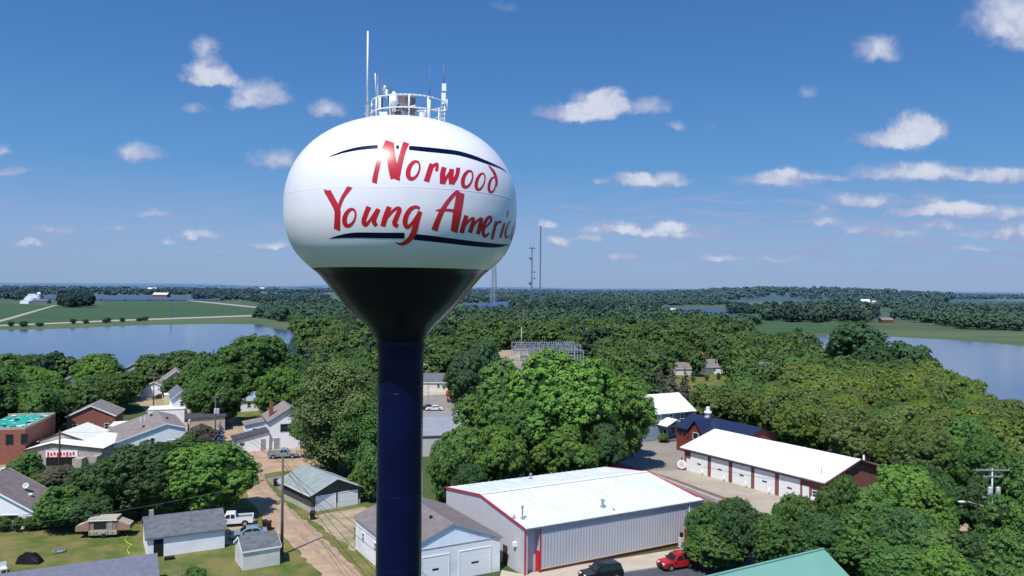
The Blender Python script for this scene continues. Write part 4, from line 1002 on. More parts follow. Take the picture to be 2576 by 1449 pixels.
# --- mid-distance town, left
def house(name, label, cat, px, W, D, h, rise, wall, roof, ang=24, axis='y', wins=2, trim='white_paint', group=None, gd=False, over=.35):
    A = P(*px); B = W2(A, ang, W)
    b = bld(name, label, cat, A, B, D, gp(W if axis == 'y' else D, h, rise), wall, roof, axis, over=over, trim=trim, group=group)
    if gd: gdoor(b, 'front', W*.2, W*.6, 2.2, win=False)
    else:
        for fl in range(int(h // 2.7)):
            for i in range(wins): window(b, 'front', W*(i+.5)/wins-.5, 1.0+2.7*fl, 1.0, 1.3)
            window(b, 'left', D*.5, 1.0+2.7*fl, 1.0, 1.3)
    return b
house('house', 'two storey grey house with brown dormered roof behind the white garage', 'house', (408, 1006), 7.5, 10, 5.4, 2.8, 'clap_grey', 'shingle_tan', 24)
house('garage', 'white garage with grey roof beside the dark parked car, mid left', 'garage', (352, 1001), 7.5, 9, 2.7, 1.9, 'clap_white', 'shingle_tan', 10, gd=True)
house('house', 'house with dark roof peeking out of the trees at left', 'house', (152, 986), 9, 8, 3.0, 2.6, 'clap_grey', 'shingle_dark', 24)
house('house', 'house with weathered grey roof behind the trees at left', 'house', (300, 958), 9, 8, 3.2, 2.6, 'clap_grey', 'shingle_grey', 24)
b = house('brick_house', 'reddish brick house with cream framed windows behind the cream roofs', 'house', (168, 1094), 9.5, 9, 4.0, 2.2, 'brick_far', 'shingle_tan', 15, wins=3)
b = house('white_building', 'narrow white two storey building with blue grey roof, mid left', 'building', (432, 1062), 4.5, 12, 5.6, 1.8, 'clap_white', 'shingle_slate', 28, wins=1)
A = P(413, 1052); bld('yellow_building', 'pale yellow walled building beside the narrow white one', 'building', A, W2(A, 24, 3), 4, [(0, 5.6), (3, 5.6)], 'yellow_wall', 'roof_white', 'y', over=.1)
A = P(470, 1088); b = bld('low_building', 'low tan building with flat dark roof left of the transformer pole', 'building', A, W2(A, 20, 8), 7, [(0, 3.0), (8, 3.2)], 'tan_wall', 'shingle_dark', 'y', over=.3)
A = P(372, 1066); bld('flat_building', 'white flat topped building behind the wide taupe roof', 'building', A, W2(A, 18, 8), 6, [(0, 3.2), (8, 3.2)], 'white_paint', 'roof_cream', 'y', over=.12)
A = P(276, 1104); bld('flat_building', 'small white flat topped building left of the wide taupe roof', 'building', A, W2(A, 18, 6), 6, [(0, 2.6), (6, 2.6)], 'white_paint', 'roof_cream', 'y', over=.12)
house('house', 'house with pale blue roof behind the brick chimney house', 'house', (606, 1036), 8, 7, 3.0, 1.6, 'clap_white', 'blue_pale', 24, axis='x')
# --- behind the stem
b = house('house', 'beige house with grey roof just right of the tower stem', 'house', (1034, 984), 11.5, 7, 2.9, 2.4, 'clap_grey', 'shingle_grey', 3, axis='x')
A = P(1015, 1150); b = bld('grey_roof_building', 'wide pale grey metal roofed building behind the tower stem', 'building', A, W2(A, 12, 13), 26, [(0, 4.0), (13, 5.4), (26, 4.0)], 'siding_flat', 'roof_grey', 'x', over=.3, ribs=1.2)
A = P(1124, 1012); bld('kiosk', 'small kiosk with bright red roof beside the street', 'kiosk', A, W2(A, 5, 3.5), 3, gp(3, 2.2, .8), 'tan_wall', 'red_trim', 'x', over=.3)
house('house', 'white house half hidden by the big trees right of the stem', 'house', (1200, 1118), 9, 8, 5.0, 2.2, 'clap_white', 'shingle_grey', 24)
b = house('old_shed', 'dark weathered shed with broken roof under the big trees', 'shed', (1322, 1196), 7, 6, 2.4, 1.6, 'wood_dark', 'shingle_brown', 24, wins=1, trim=None)
house('house', 'low house with grey roof in front of the ball field', 'house', (1250, 948), 13, 8, 2.5, 1.4, 'clap_grey', 'shingle_tan', 12, axis='x')
# --- blue house with white roof
e1_, e0_ = P(1753, 1031, 6.0), P(1639, 1041, 6.0)
d = dist(e0_, e1_); ux, uy = (e1_[0]-e0_[0])/d, (e1_[1]-e0_[1])/d
B = (e1_[0]-ux*.7-uy*.5, e1_[1]-uy*.7+ux*.5); A = (B[0]-ux*18, B[1]-uy*18); W_ = 18
b = bld('blue_house', 'two storey blue house with bright white roof and small porch', 'house', A, B, 11, [(0, 6.0), (5.5, 9.1), (11, 6.0)], 'blue_siding', 'roof_white', 'x', over=.6)
fbox(b, 'front', .02, 0, W_, 3.1, .0, .03, MB()).build('lower_wall', 'blue_pale', b.o)
for px in (1624, 1653, 1683, 1711): s = along(A, B, px, 1047); window(b, 'front', s, 4.2, 1.1, 1.3)
window(b, 'right', 4, 4.2, 1.0, 1.3)
s = along(A, B, 1655, 1070)
mb = MB().box(s, -3, 3.6, s+.15, -2.85, .0).box(s+4.6, -3, 3.6, s+4.75, -2.85, 0).box(s, -3, 0, s+4.75, -.05, .5); mb.build('porch', 'galv_dark', b.o)
MB().slab([(s-.4, -3.5, 3.6), (s+2.4, -3.5, 4.9), (s+2.4, -.05, 4.9), (s-.4, -.05, 3.6)], .15).slab([(s+2.4, -3.5, 4.9), (s+5.2, -3.5, 3.6), (s+5.2, -.05, 3.6), (s+2.4, -.05, 4.9)], .15).build('porch_roof', 'roof_white', b.o)
window(b, 'front', s+3.6, 1.0, 1.4, 1.6, base=.04)
door(b, 'front', s+1.5, 1.0, 2.1, 'dark', base=.035)
# --- red board building with navy roof
zR, zE = 7.0, 4.9
r0, r1 = P(1745, 1042, zR), P(1898, 1073.6, zR)
d = dist(r0, r1); ux, uy = (r1[0]-r0[0])/d, (r1[1]-r0[1])/d
A = (r0[0]+uy*4.6, r0[1]-ux*4.6); B = (A[0]+ux*(d+1.5), A[1]+uy*(d+1.5)); W_ = dist(A, B)
b = bld('red_barn_building', 'dark red board building with navy blue metal roof and white framed gable window', 'building', A, B, 9.2, [(0, zE), (4.6, zR), (9.2, zE)], 'barn_red', 'roof_navy', 'x', over=.5, th=.15)
s = along(A, B, 1755, 1080)
mb = MB(); pr = [(s-2.1, 0), (s-2.1, 4.6), (s, 6.9), (s+2.1, 4.6), (s+2.1, 0)]
mb.add([(x, -.5, z) for x, z in pr] + [(x, 4, z) for x, z in pr], [(0,1,2,3,4), (9,8,7,6,5)] + [(i, (i+1) % 5, 5+(i+1) % 5, 5+i) for i in range(5)])
mb.build('gable_wall', 'barn_red', b.o)
MB().slab([(s-2.5, -.95, 4.36), (s, -.95, 7.1), (s, 4.4, 7.1), (s-2.5, 4.4, 4.36)], .15).slab([(s, -.95, 7.1), (s+2.5, -.95, 4.36), (s+2.5, 4.4, 4.36), (s, 4.4, 7.1)], .15).build('gable_roof', 'roof_navy', b.o)
window(b, 'front', s-.8, 3.2, 1.6, 1.4, mull=0, base=.5); window(b, 'front', s-.8, .9, 1.6, 1.1, mull=0, base=.5)
for q_ in (.6, 1.9): window(b, 'front', q_, 3.3, 1.0, 1.0, frame='dark')
x = 4.2
MB().box(x-.45, 4.15, 6.9, x+.45, 5.05, 7.9).build('cupola', 'white_paint', b.o)
MB().lathe([(.8, 7.9), (.75, 8.15), (.35, 8.6), (.42, 8.75), (.36, 9.1), (.01, 9.2)], 14, (x, 4.6)).build('cupola_cap', 'white_metal', b.o, True)
# --- far right houses
house('house', 'white house with brown roof beside the far lawn', 'house', (1764, 941), 11, 8, 2.9, 2.6, 'white_paint', 'shingle_brown', 8, axis='x', wins=3)
house('house', 'cream house with brown roof left of the dark fence on the far lawn', 'house', (1702, 944), 9, 7, 2.6, 2.0, 'clap_grey', 'shingle_brown', 8, axis='x')
house('house', 'house with orange roof above the brown roofed one', 'house', (1754, 920), 7, 7, 3.2, 2.2, 'white_paint', 'shingle_orange', 8, axis='x')
house('house', 'small cream house at the right end of the far lawn', 'house', (1803, 936), 8, 6, 2.6, 1.4, 'tan_wall', 'shingle_tan', 8, axis='x')
house('house', 'small white gabled house among dark trees by the power pole', 'house', (1930, 975), 6.5, 8, 4.0, 4.0, 'white_paint', 'shingle_slate', 20, wins=1)
o = MB().box(0, 0, 0, 10, .15, 2.2).build('board_fence', 'galv_dark', None, loc=(*P(1731, 941), 0)); tag(o, 'dark board fence between two houses on the far lawn', 'fence')
# --- farms
def farm(name, label, px, W, D, h, rise, wall, roof, axis='x', ang=0, cat='barn'):
    A = P(*px); return bld(name, label, cat, A, W2(A, ang, W), D, gp(W if axis == 'y' else D, h, rise), wall, roof, axis, over=.5)
farm('barn', 'white gabled barn beside the silo on the left farm', (60, 757), 17, 20, 5, 8, 'white_paint', 'roof_white', 'y')
farm('farm_shed', 'long low white shed in front of the left barn', (50, 764), 14, 10, 5, 2, 'white_paint', 'roof_white', 'y')
farm('machine_shed', 'long low dark shed between barn and silo', (66, 763), 34, 12, 4.5, 2, 'galv_dark', 'galv_dark')
farm('red_barn', 'red barn with white roof beyond the solar field', (384, 750), 34, 20, 9, 4, 'brick_far', 'roof_white')
farm('farmhouse', 'white farmhouse on the distant slope at right', (2168, 765), 22, 14, 8, 5, 'white_paint', 'roof_white')
farm('farm_shed', 'low white shed right of the distant farmhouse', (2196, 763), 16, 12, 5, 2, 'white_paint', 'roof_white')
farm('lake_barn', 'small dark red building near the far lake shore', (2219, 812), 12, 9, 3, 2.4, 'barn_red', 'shingle_brown')
farm('farm_shed', 'small white shed at the edge of the dark solar field', (1685, 783), 9, 6, 3, 1, 'white_paint', 'roof_white')
for i, (px, W, lab) in enumerate((((650, 729.5), 40, 'tiny pale farm building near the horizon left of the tower'), ((1900, 733), 30, 'tiny white farm building near the horizon at right centre'), ((1668, 731), 45, 'tiny white farm buildings near the horizon right of the masts'), ((1542, 737), 24, 'tiny white farmhouse among distant woods right of the masts'), ((370, 732.5), 40, 'tiny pale farm building near the horizon above the red barn'))):
    farm('far_building', lab, px, W, 20, 12, 5, 'white_paint', 'roof_white', cat='farm building')
def silo(px, top, r, lab):
    X, Y = P(*px); z = Pd(px[0], top, Y)[2]
    o = empty('silo', (X, Y, 0), 0, lab, 'silo')
    MB().lathe([(r, 0), (r, z-r), ], 20).build('cylinder_wall', 'siding_flat', o, True)
    MB().lathe([(r*1.02, z-r), (r*.9, z-r*.45), (r*.5, z-r*.1), (.01, z)], 20).build('dome_roof', 'roof_white', o, True)
silo((98, 760), 735, 3.4, 'pale grey silo with white dome beside the white barn')
silo((2372, 762), 748, 4.5, 'white silo on the distant slope at right')
# solar fields
def solar(name, lab, px, rows):
    pts = [P(*q) for q in px]; xs = [p[0] for p in pts]; ys = [p[1] for p in pts]
    mb = MB(); y = min(ys); n = rows; st = (max(ys) - min(ys)) / n
    def inside(x, yy):
        c = False; j = len(pts) - 1
        for i in range(len(pts)):
            if (pts[i][1] > yy) != (pts[j][1] > yy) and x < (pts[j][0]-pts[i][0])*(yy-pts[i][1])/(pts[j][1]-pts[i][1]) + pts[i][0]: c = not c
            j = i
        return c
    for k in range(n):
        yy = min(ys) + (k + .5) * st; x = min(xs)
        while x < max(xs):
            if inside(x + 20, yy): mb.add([(x, yy-st*.40, 1.0), (x+38, yy-st*.40, 1.0), (x+38, yy+st*.38, 2.6), (x, yy+st*.38, 2.6), (x, yy+st*.38, 0), (x+38, yy+st*.38, 0)], [(0,1,2,3), (3,2,5,4)])
            x += 40
    o = mb.build(name, 'solar'); tag(o, lab, 'solar panels')
solar('solar_array', 'wide field of solar panels behind the left crop field', [(104, 752), (250, 757), (262, 756), (560, 757), (400, 748), (250, 747), (104, 747)], 30)
solar('solar_array', 'field of solar panels at the foot of the lattice mast', [(1160, 774), (1330, 773), (1345, 760), (1250, 762), (1180, 768)], 24)
solar('solar_array', 'dark blue field of solar panels right of the masts', [(1680, 776), (1820, 783), (1830, 797), (1720, 798), (1672, 786)], 20)
solar('solar_array', 'narrow strip of solar panels behind the dark wood', [(1580, 766), (1640, 768), (1640, 776), (1590, 772)], 14)
# ================================================================ vehicles
def car(kind, paint, label, px, heading, cat='car', group=None, name=None, scale=1.0):
    X, Y = P(*px)
    nm = name or {'suv': 'parked_suv', 'sedan': 'parked_car', 'pickup': 'pickup_truck'}[kind]
    o = empty(nm, (X, Y, 0.154 if px[1] > 1440 and False else 0.02), R(heading), label, cat, group); o.scale = (scale,)*3
    if kind == 'suv':
        L, Wd, belt, roof = 4.5, 1.84, 1.08, 1.76
        body = [(-2.2, .38), (-2.26, .62), (-2.2, 1.02), (-2.1, 1.08), (.85, 1.08), (1.0, 1.06), (2.0, .97), (2.2, .84), (2.26, .6), (2.2, .34), (-2.2, .34)]
        cab = [(-2.14, 1.08), (-1.98, 1.62), (-1.85, 1.74), (-.2, 1.78), (.28, 1.72), (.42, 1.66), (.98, 1.07)]
        ax = (-1.33, 1.35); rw = .37; side = [(-2.0, 1.14, -1.9, 1.58, -1.38, 1.6, -1.38, 1.14), (-1.28, 1.14, -1.28, 1.6, -.42, 1.63, -.42, 1.14), (-.32, 1.14, -.32, 1.63, .26, 1.6, .74, 1.14)]
        ws = ((.44, 1.63), (.95, 1.13)); rs_ = ((-1.97, 1.6), (-2.12, 1.16))
    elif kind == 'sedan':
        L, Wd, belt, roof = 4.6, 1.78, .92, 1.42
        body = [(-2.3, .32), (-2.34, .6), (-2.26, .88), (-1.7, .96), (1.0, .93), (2.05, .76), (2.28, .6), (2.3, .3), (-2.3, .3)]
        cab = [(-1.75, .95), (-1.15, 1.34), (-.8, 1.42), (.0, 1.43), (.3, 1.38), (1.12, .92)]
        ax = (-1.35, 1.4); rw = .32; side = [(-1.5, .99, -1.05, 1.31, -.42, 1.35, -.42, .98), (-.34, .98, -.34, 1.35, .2, 1.33, .86, .97)]
        ws = ((.34, 1.34), (1.05, .97)); rs_ = ((-1.13, 1.33), (-1.68, .99))
    else:
        L, Wd, belt, roof = 5.6, 1.95, 1.12, 1.85
        body = [(-2.8, .48), (-2.84, .7), (-2.8, 1.12), (-.55, 1.12), (1.15, 1.12), (2.5, 1.05), (2.76, .92), (2.8, .45), (-2.8, .45)]
        cab = [(-.62, 1.12), (-.55, 1.72), (-.42, 1.84), (.55, 1.86), (.72, 1.8), (1.32, 1.11)]
        ax = (-1.75, 1.75); rw = .39; side = [(-.45, 1.2, -.4, 1.7, .1, 1.72, .1, 1.2), (.2, 1.2, .2, 1.72, .6, 1.7, 1.04, 1.2)]
        ws = ((.74, 1.76), (1.27, 1.18)); rs_ = ((-.58, 1.72), (-.63, 1.22))
    hw = Wd / 2
    def yb(z): return hw - max(0, z - belt) * .24 - max(0, .55 - z) * .12
    def ext(pr, name, m, inset=0.0, bev=.05):
        n = len(pr); mb = MB()
        mb.add([(x, -(yb(z)-inset), z) for x, z in pr] + [(x, yb(z)-inset, z) for x, z in pr], [tuple(range(n)), tuple(range(n, 2*n))[::-1]] + [(i, (i+1) % n, n+(i+1) % n, n+i) for i in range(n)])
        return mb.build(name, m, o, bevel=bev)
    ext(body, 'body', paint)
    if kind == 'pickup':
        # open load bed
        MB().box(-2.7, -hw+.1, 1.125, -.7, hw-.1, 1.13).build('bed_floor', 'bed' if 'bed' in M else 'galv_dark', o)
        MB().box(-2.84, -hw, 1.12, -.62, -hw+.1, 1.30).box(-2.84, hw-.1, 1.12, -.62, hw, 1.30).box(-2.84, -hw+.1, 1.12, -2.74, hw-.1, 1.30).build('bed_rail', paint, o)
    ext(cab, 'cabin', paint, 0.0, .06)
    for sd_ in (-1, 1):
        mb = MB()
        for q_ in side:
            pts = [(q_[i], sd_ * (yb(q_[i+1]) + .012), q_[i+1]) for i in range(0, 8, 2)]
            mb.add(pts, [(0, 1, 2, 3)])
        mb.build('side_window', 'glass', o)
    for nm_, ((xa, za), (xb, zb_)), dx in (('windscreen', ws, 1), ('rear_window', rs_, -1)):
        nx, nz_ = (za-zb_), (xb-xa)
        if nz_ < 0 and dx > 0: pass
        l = math.hypot(nx, nz_); ox, oz = abs(nx)/l*.035*dx, abs(nz_)/l*.035
        MB().add([(xa+ox, -(yb(za)-.12), za+oz), (xa+ox, yb(za)-.12, za+oz), (xb+ox, yb(zb_)-.1, zb_+oz), (xb+ox, -(yb(zb_)-.1), zb_+oz)], [(0, 1, 2, 3)]).build(nm_, 'glass', o)
    fx = body[-2][0] if kind != 'sedan' else 2.3
    for sd_ in (-1, 1):
        for xa in ax:
            w = MB().tube((xa, sd_*(hw-.2), rw), (xa, sd_*(hw+.03), rw), rw, n=20).build('wheel', 'rubber', o)
            MB().tube((xa, sd_*(hw+.028), rw), (xa, sd_*(hw+.05), rw), rw*.62, n=16).build('rim', 'rim', w)
            MB().tube((xa, sd_*(hw-.1), rw+.02), (xa, sd_*(hw+.008), rw+.02), rw*1.2, n=20).build('wheel_arch', 'dark', o)
        MB().box(fx-.12, sd_*(hw-.42)-.17, .72 if kind != 'sedan' else .55, fx+.05, sd_*(hw-.42)+.17, .9 if kind != 'sedan' else .7).build('headlight', 'white_metal', o)
        MB().box(-L/2-.02 if kind != 'pickup' else -2.86, sd_*(hw-.2)-.1, .75, -L/2+.1 if kind != 'pickup' else -2.7, sd_*(hw-.2)+.1, 1.0).build('tail_light', 'sign_red', o)
        MB().box(.72, sd_*(hw+.0), belt+.02, .9, sd_*(hw+.2), belt+.18).build('mirror', paint, o)
    MB().box(fx-.06, -.42, .58, fx+.06, .42, .8).build('grille', 'dark', o)
    MB().box(fx-.1, -hw+.12, .34, fx+.1, hw-.12, .5).build('bumper', 'dark' if kind != 'pickup' else 'galv', o)
    if kind == 'suv':
        MB().tube((-1.7, -hw+.3, 1.82), (.1, -hw+.3, 1.83), .025).tube((-1.7, hw-.3, 1.82), (.1, hw-.3, 1.83), .025).build('roof_rack', 'dark', o)
    return o
car('suv', 'car_red', 'red SUV parked at the kerb beside the grey metal building', (1702, 1428), 203, 'suv')
car('suv', 'car_black', 'black SUV parked at the kerb left of the red one', (1512, 1458), 203, 'suv', scale=1.08)
car('pickup', 'car_white', 'white pickup truck with empty bed behind the long white shed', (583, 1322), 196, 'pickup truck')
car('sedan', 'car_blue', 'light blue sedan parked between the two sheds', (626, 1352), 200, 'car')
car('pickup', 'car_grey', 'grey pickup truck in the gravel yard beside the white house', (712, 1152), 12, 'pickup truck')
car('pickup', 'car_black', 'black pickup truck facing out at the back of the parking lot', (1583, 1137), 205, 'pickup truck', scale=.8)
car('sedan', 'car_white', 'white car parked by the brick building at the left edge', (30, 1186), 195, 'car', scale=.85)
car('sedan', 'car_red', 'red car just in front of the white car at the left edge', (25, 1203), 195, 'car', scale=.8)
car('sedan', 'car_black', 'dark car parked beside the white garage, mid left', (402, 1003), 215, 'car')
car('sedan', 'car_white', 'white car parked on the lot just right of the tower stem', (1092, 1033), 190, 'car')
car('sedan', 'car_black', 'black car partly behind the tower stem on the far lot', (1073, 1031), 190, 'car')
# ---- wheelie bins
def bin_(m, label, px, rz=20):
    o = empty('wheelie_bin', (*P(*px), 0.02), R(rz), label, 'bin', 'wheelie bins')
    mb = MB(); mb.add([(-.26, -.28, .05), (.26, -.28, .05), (.26, .28, .05), (-.26, .28, .05), (-.33, -.38, 1.0), (.33, -.38, 1.0), (.33, .38, 1.0), (-.33, .38, 1.0)], [(3,2,1,0), (4,5,6,7), (0,1,5,4), (1,2,6,5), (2,3,7,6), (3,0,4,7)])
    mb.build('body', m, o, bevel=.03)
    MB().add([(-.36, -.42, 1.0), (.36, -.42, 1.0), (.36, .42, 1.05), (-.36, .42, 1.05), (-.34, -.38, 1.08), (.34, -.38, 1.08), (.34, .4, 1.16), (-.34, .4, 1.16)], [(3,2,1,0), (4,5,6,7), (0,1,5,4), (1,2,6,5), (2,3,7,6), (3,0,4,7)]).build('lid', m, o)
    for s in (-1, 1): MB().tube((s*.34, .3, .14), (s*.28, .3, .14), .13, n=12).build('wheel', 'rubber', o)
    MB().tube((-.3, .48, 1.02), (.3, .48, 1.02), .025).build('handle', m, o)
    return o
bin_('bin_brown', 'maroon wheelie bin on the grey concrete pad', (693, 1223), 10)
bin_('bin_black', 'black wheelie bin at the corner of the green grey garage', (786, 1307), 0)
bin_('bin_brown', 'maroon wheelie bin behind the light blue car', (666, 1330), 25)
bin_('bin_black', 'black wheelie bin with junk beside the light blue car', (676, 1333), 10)
# white barrel and small box by the metal building
o = empty('trash_barrel', (*P(1747, 1388), .15), 0, 'black barrel with white lid by the red entrance of the metal building', 'barrel')
MB().lathe([(.01, 0), (.34, 0), (.36, 1.1), (.01, 1.1)], 16).build('drum', 'bin_black', o, True); MB().sphere((0, 0, 1.15), .42, (1, 1, .5), 14).build('lid', 'white_paint', o, True)
o = empty('cabinet', (*P(1714, 1380), .15), R(24), 'grey utility cabinet with dark cap at the right end of the metal wall', 'cabinet')
MB().box(-.35, -.25, 0, .35, .25, 1.3).build('case', 'siding_flat', o, bevel=.04); MB().box(-.18, -.15, 1.3, .18, .15, 1.9).build('cap', 'bin_black', o, bevel=.04)
o = empty('entrance_canopy', (*P(1722, 1384), .15), R(24), 'red entrance screen at the right corner of the metal building', 'entrance screen')
MB().box(0, -.1, 0, 1.7, .1, 2.6).box(1.6, -.1, 0, 1.75, 2.0, 2.6).build('panel', 'red_trim', o)
o = empty('round_sign', (*P(1715, 1182), .02), R(-30), 'round white sign with dark lettering at the left end of the bay garage', 'sign')
MB().tube((0, -.06, 1.0), (0, .06, 1.0), .85, n=28).build('disc', 'sign_white', o)
mb = MB()
for z in (1.28, 1.0, .72):
    for i in range(5): mb.box(-.42+i*.18, -.075, z-.07, -.42+i*.18+.11, -.061, z+.07)
mb.build('lettering', 'sign_red', o); MB().box(-.35, -.3, 0, -.25, .3, .3).box(.25, -.3, 0, .35, .3, .3).tube((0, 0, 1.8), (0, 0, 2.3), .12).build('stand', 'bin_black', o)
# ---- camper
X, Y = P(264, 1349)
c = empty('folding_camper', (X, Y, 0), R(10), 'tan folding camper trailer with canvas bunk ends on the lawn', 'camper')
MB().box(-1.7, -.95, .42, 1.7, .95, 1.05).build('body', 'canvas', c, bevel=.04)
mb = MB(); rn = random.Random(1)
for i in range(12): mb.box(-1.6+i*.27, -.97, .45+rn.random()*.2, -1.45+i*.27, -.951, .6+rn.random()*.4)
mb.build('panel_pattern', 'galv_dark', c)
MB().add([(-1.55, -.9, 1.05), (1.55, -.9, 1.05), (1.55, .9, 1.05), (-1.55, .9, 1.05), (-1.6, -.9, 2.35), (1.6, -.9, 2.35), (1.6, .9, 2.35), (-1.6, .9, 2.35)], [(0,1,5,4), (1,2,6,5), (2,3,7,6), (3,0,4,7)]).build('tent_wall', 'camper_tan', c)
MB().box(-1.75, -1.05, 2.35, 1.75, 1.05, 2.62).build('roof', 'canvas', c, bevel=.05)
MB().box(-1.8, -1.10, 2.30, 1.8, -1.051, 2.42).build('roof_trim', 'white_paint', c)
for s in (-1, 1):
    MB().box(min(s*1.7, s*3.3), -.95, 1.02, max(s*1.7, s*3.3), .95, 1.12).build('bunk', 'camper_tan', c)
    k = [(s*1.62, -.93, 2.33), (s*3.28, -.93, 1.62), (s*3.28, .93, 1.62), (s*1.62, .93, 2.33)]
    MB().slab([p for p in k], .04).build('bunk_canopy', 'canvas', c)
    MB().add([(s*3.3, -.93, 1.12), (s*3.3, .93, 1.12), (s*3.3, .93, 1.6), (s*3.3, -.93, 1.6), (s*1.65, -.93, 1.12), (s*1.65, -.93, 2.3), (s*1.65, .93, 1.12), (s*1.65, .93, 2.3)], [(0,1,2,3), (0,3,5,4), (1,2,7,6)]).build('bunk_side', 'camper_tan', c)
MB().box(-1.1, -.93, 1.25, .4, -.905, 2.1).build('window', 'glass', c)
MB().box(.65, -.95, 1.0, 1.15, -.905, 2.25).build('door', 'galv', c)
for s in (-1, 1):
    MB().tube((.1, s*.98, .32), (.1, s*.82, .32), .32, n=16).build('wheel', 'rubber', c)
# ---- lawn things
o = empty('fire_pit', (*P(150, 1388), 0), 0, 'round stone fire pit ring with pale ash on the lawn', 'fire pit')
mb = MB()
for i in range(12):
    a = 2*math.pi*i/12; x, y = .62*math.cos(a), .62*math.sin(a); mb.sphere((x, y, .1), .19, (1, 1, .8), 8)
mb.build('stone_ring', 'galv_dark', o); MB().lathe([(.01, .12), (.5, .05)], 14).build('ash', 'ash', o)
X, Y = P(76, 1416)
hull = [(-1.35, -.6, 0), (1.35, -.6, 0), (1.4, .6, 0), (-1.2, .7, 0), (-1.25, -.5, .75), (-.35, -.45, 1.25), (.45, -.4, 1.05), (1.2, -.4, .5), (1.15, .45, .5), (.3, .5, 1.1), (-.9, .55, 1.1)]
bm = bmesh.new(); [bm.verts.new(v) for v in hull]; bmesh.ops.convex_hull(bm, input=bm.verts)
bmesh.ops.subdivide_edges(bm, edges=bm.edges, cuts=2, use_grid_fill=True)
for v in bm.verts: v.co += Vector((random.uniform(-.05, .05), random.uniform(-.05, .05), random.uniform(-.04, .04)))
me = bpy.data.meshes.new('tarp_cover'); bm.to_mesh(me); bm.free(); me.materials.append(M['black_tarp'])
o = bpy.data.objects.new('tarp_cover', me); COL.objects.link(o); o.location = (X, Y, 0.02); tag(o, 'black tarp thrown over garden things on the lawn', 'tarp')
o = empty('garden_chair', (*P(8, 1440), .02), R(40), 'white garden chair at the bottom left edge of the lawn', 'chair')
MB().box(-.35, -.35, .4, .35, .35, .47).build('seat', 'white_paint', o); MB().box(-.35, .3, .47, .35, .37, 1.1).build('backrest', 'white_paint', o)
for x in (-.3, .3):
    for y in (-.3, .3): MB().tube((x, y, 0), (x, y, .4), .035).build('leg', 'white_paint', o)
pts = [(316, 1340), (321, 1350), (314, 1360), (322, 1368), (332, 1372), (324, 1378), (320, 1386), (326, 1396)]
o = MB().path([(*P(*q), .08) for q in pts], .035, 5).build('ribbon', 'yellow_tape'); tag(o, 'bright yellow green ribbon lying in zigzags on the lawn', 'ribbon')
o = MB().tube((0, 0, 0), (0, 0, 1.5), .05).build('fence_post', 'galv', loc=(*P(455, 1449), 0)); tag(o, 'thin grey fence post on the lawn below the long shed', 'post')
# ================================================================ poles, lamps, wires
TOPS = {}
def pole(key, label, px, base, h=None, top=None, r=.17, arms=(), trans=None, m='wood_pole', lamp=None, rz=0, group='wooden utility poles'):
    X, Y = P(px, base)
    if h is None: h = Pd(px, top, Y)[2]
    o = empty('utility_pole', (X, Y, 0), R(rz), label, 'utility pole', group)
    MB().tube((0, 0, -.3), (0, 0, h), r, r*.62, n=12).build('shaft', m, o, True)
    for z, w in arms:
        c = MB().box(-w/2, -.16, h-z-.07, w/2, -.05, h-z+.07).build('crossarm', m, o)
        mb = MB()
        for i in range(4): x = -w/2+.12+i*(w-.24)/3; mb.tube((x, -.1, h-z+.07), (x, -.1, h-z+.27), .045, n=6)
        mb.build('insulator', 'galv', c)
    if trans:
        for dx in trans[1]:
            MB().tube((dx, -.42, h-trans[0]-.95), (dx, -.42, h-trans[0]), .27, n=14).tube((dx, -.42, h-trans[0]), (dx, -.42, h-trans[0]+.12), .2, .08, n=10).box(dx-.05, -.3, h-trans[0]-.6, dx+.05, 0, h-trans[0]-.5).build('transformer', 'siding_flat', o)
    if lamp:
        zz, x1, z1 = lamp
        a = MB().path([(0, 0, zz), (x1*.4, -.1, zz+(z1-zz)*.55), (x1*.8, -.2, z1), (x1, -.2, z1)], .05, 8).build('lamp_arm', 'galv', o, True)
        MB().sphere((x1, -.2, z1-.03), .42, (1.1, .5, .3), 14).build('lamp_head', 'white_metal', a, True)
    TOPS[key] = (X, Y, h, R(rz)); return o
pole('a', 'tall bare wooden utility pole beside the gravel alley', 709, 1396, top=1146, r=.2)
pole('b', 'wooden pole carrying white transformers above the chimney house', 541, 1136, top=997, arms=((.25, 1.6),), trans=(2.4, (.15, .7)), rz=0)
pole('c', 'dark utility pole in front of the cream roofed building', 149, 1212, h=8.6, arms=(), r=.2, m='wood_dark')
pole('d', 'short brown utility pole with small transformer left of the blue spruce', 474, 1100, top=1050, r=.22, m='wood_dark', trans=(.4, (.4,)))
pole('e', 'slim utility pole in front of the mid left garage', 386, 1050, top=939, arms=((.3, 2.2),))
pole('f', 'wooden pole with crossarm beside the brown spruces at right centre', 1638, 965, top=881, arms=((.8, 2.4),))
pole('g', 'pole with two crossarms next to the small white gabled house', 1924, 1010, top=917, arms=((1.2, 2.2), (4.0, 2.0)))
pole('h', 'bare pale pole standing up from the olive grove at right', 2207, 1092, top=964)
pole('i', 'power pole with several crossarms and a street light at right', 2494, 1400, top=1178, arms=((.2, 4.2), (1.0, 2.4), (3.6, 2.6)), trans=(2.3, (-.5, .5)), lamp=(5.9, -3.9, 6.9), m='galv')
pole('j', 'tall thin pole at the left end of the substation', 1311, 908, top=822, r=.25, m='galv')
pole('k', 'thin pole in the woods left of the substation', 1151, 880, top=818, r=.15)
pole('l', 'pole standing behind the chimney house among trees', 736, 1085, top=1000)
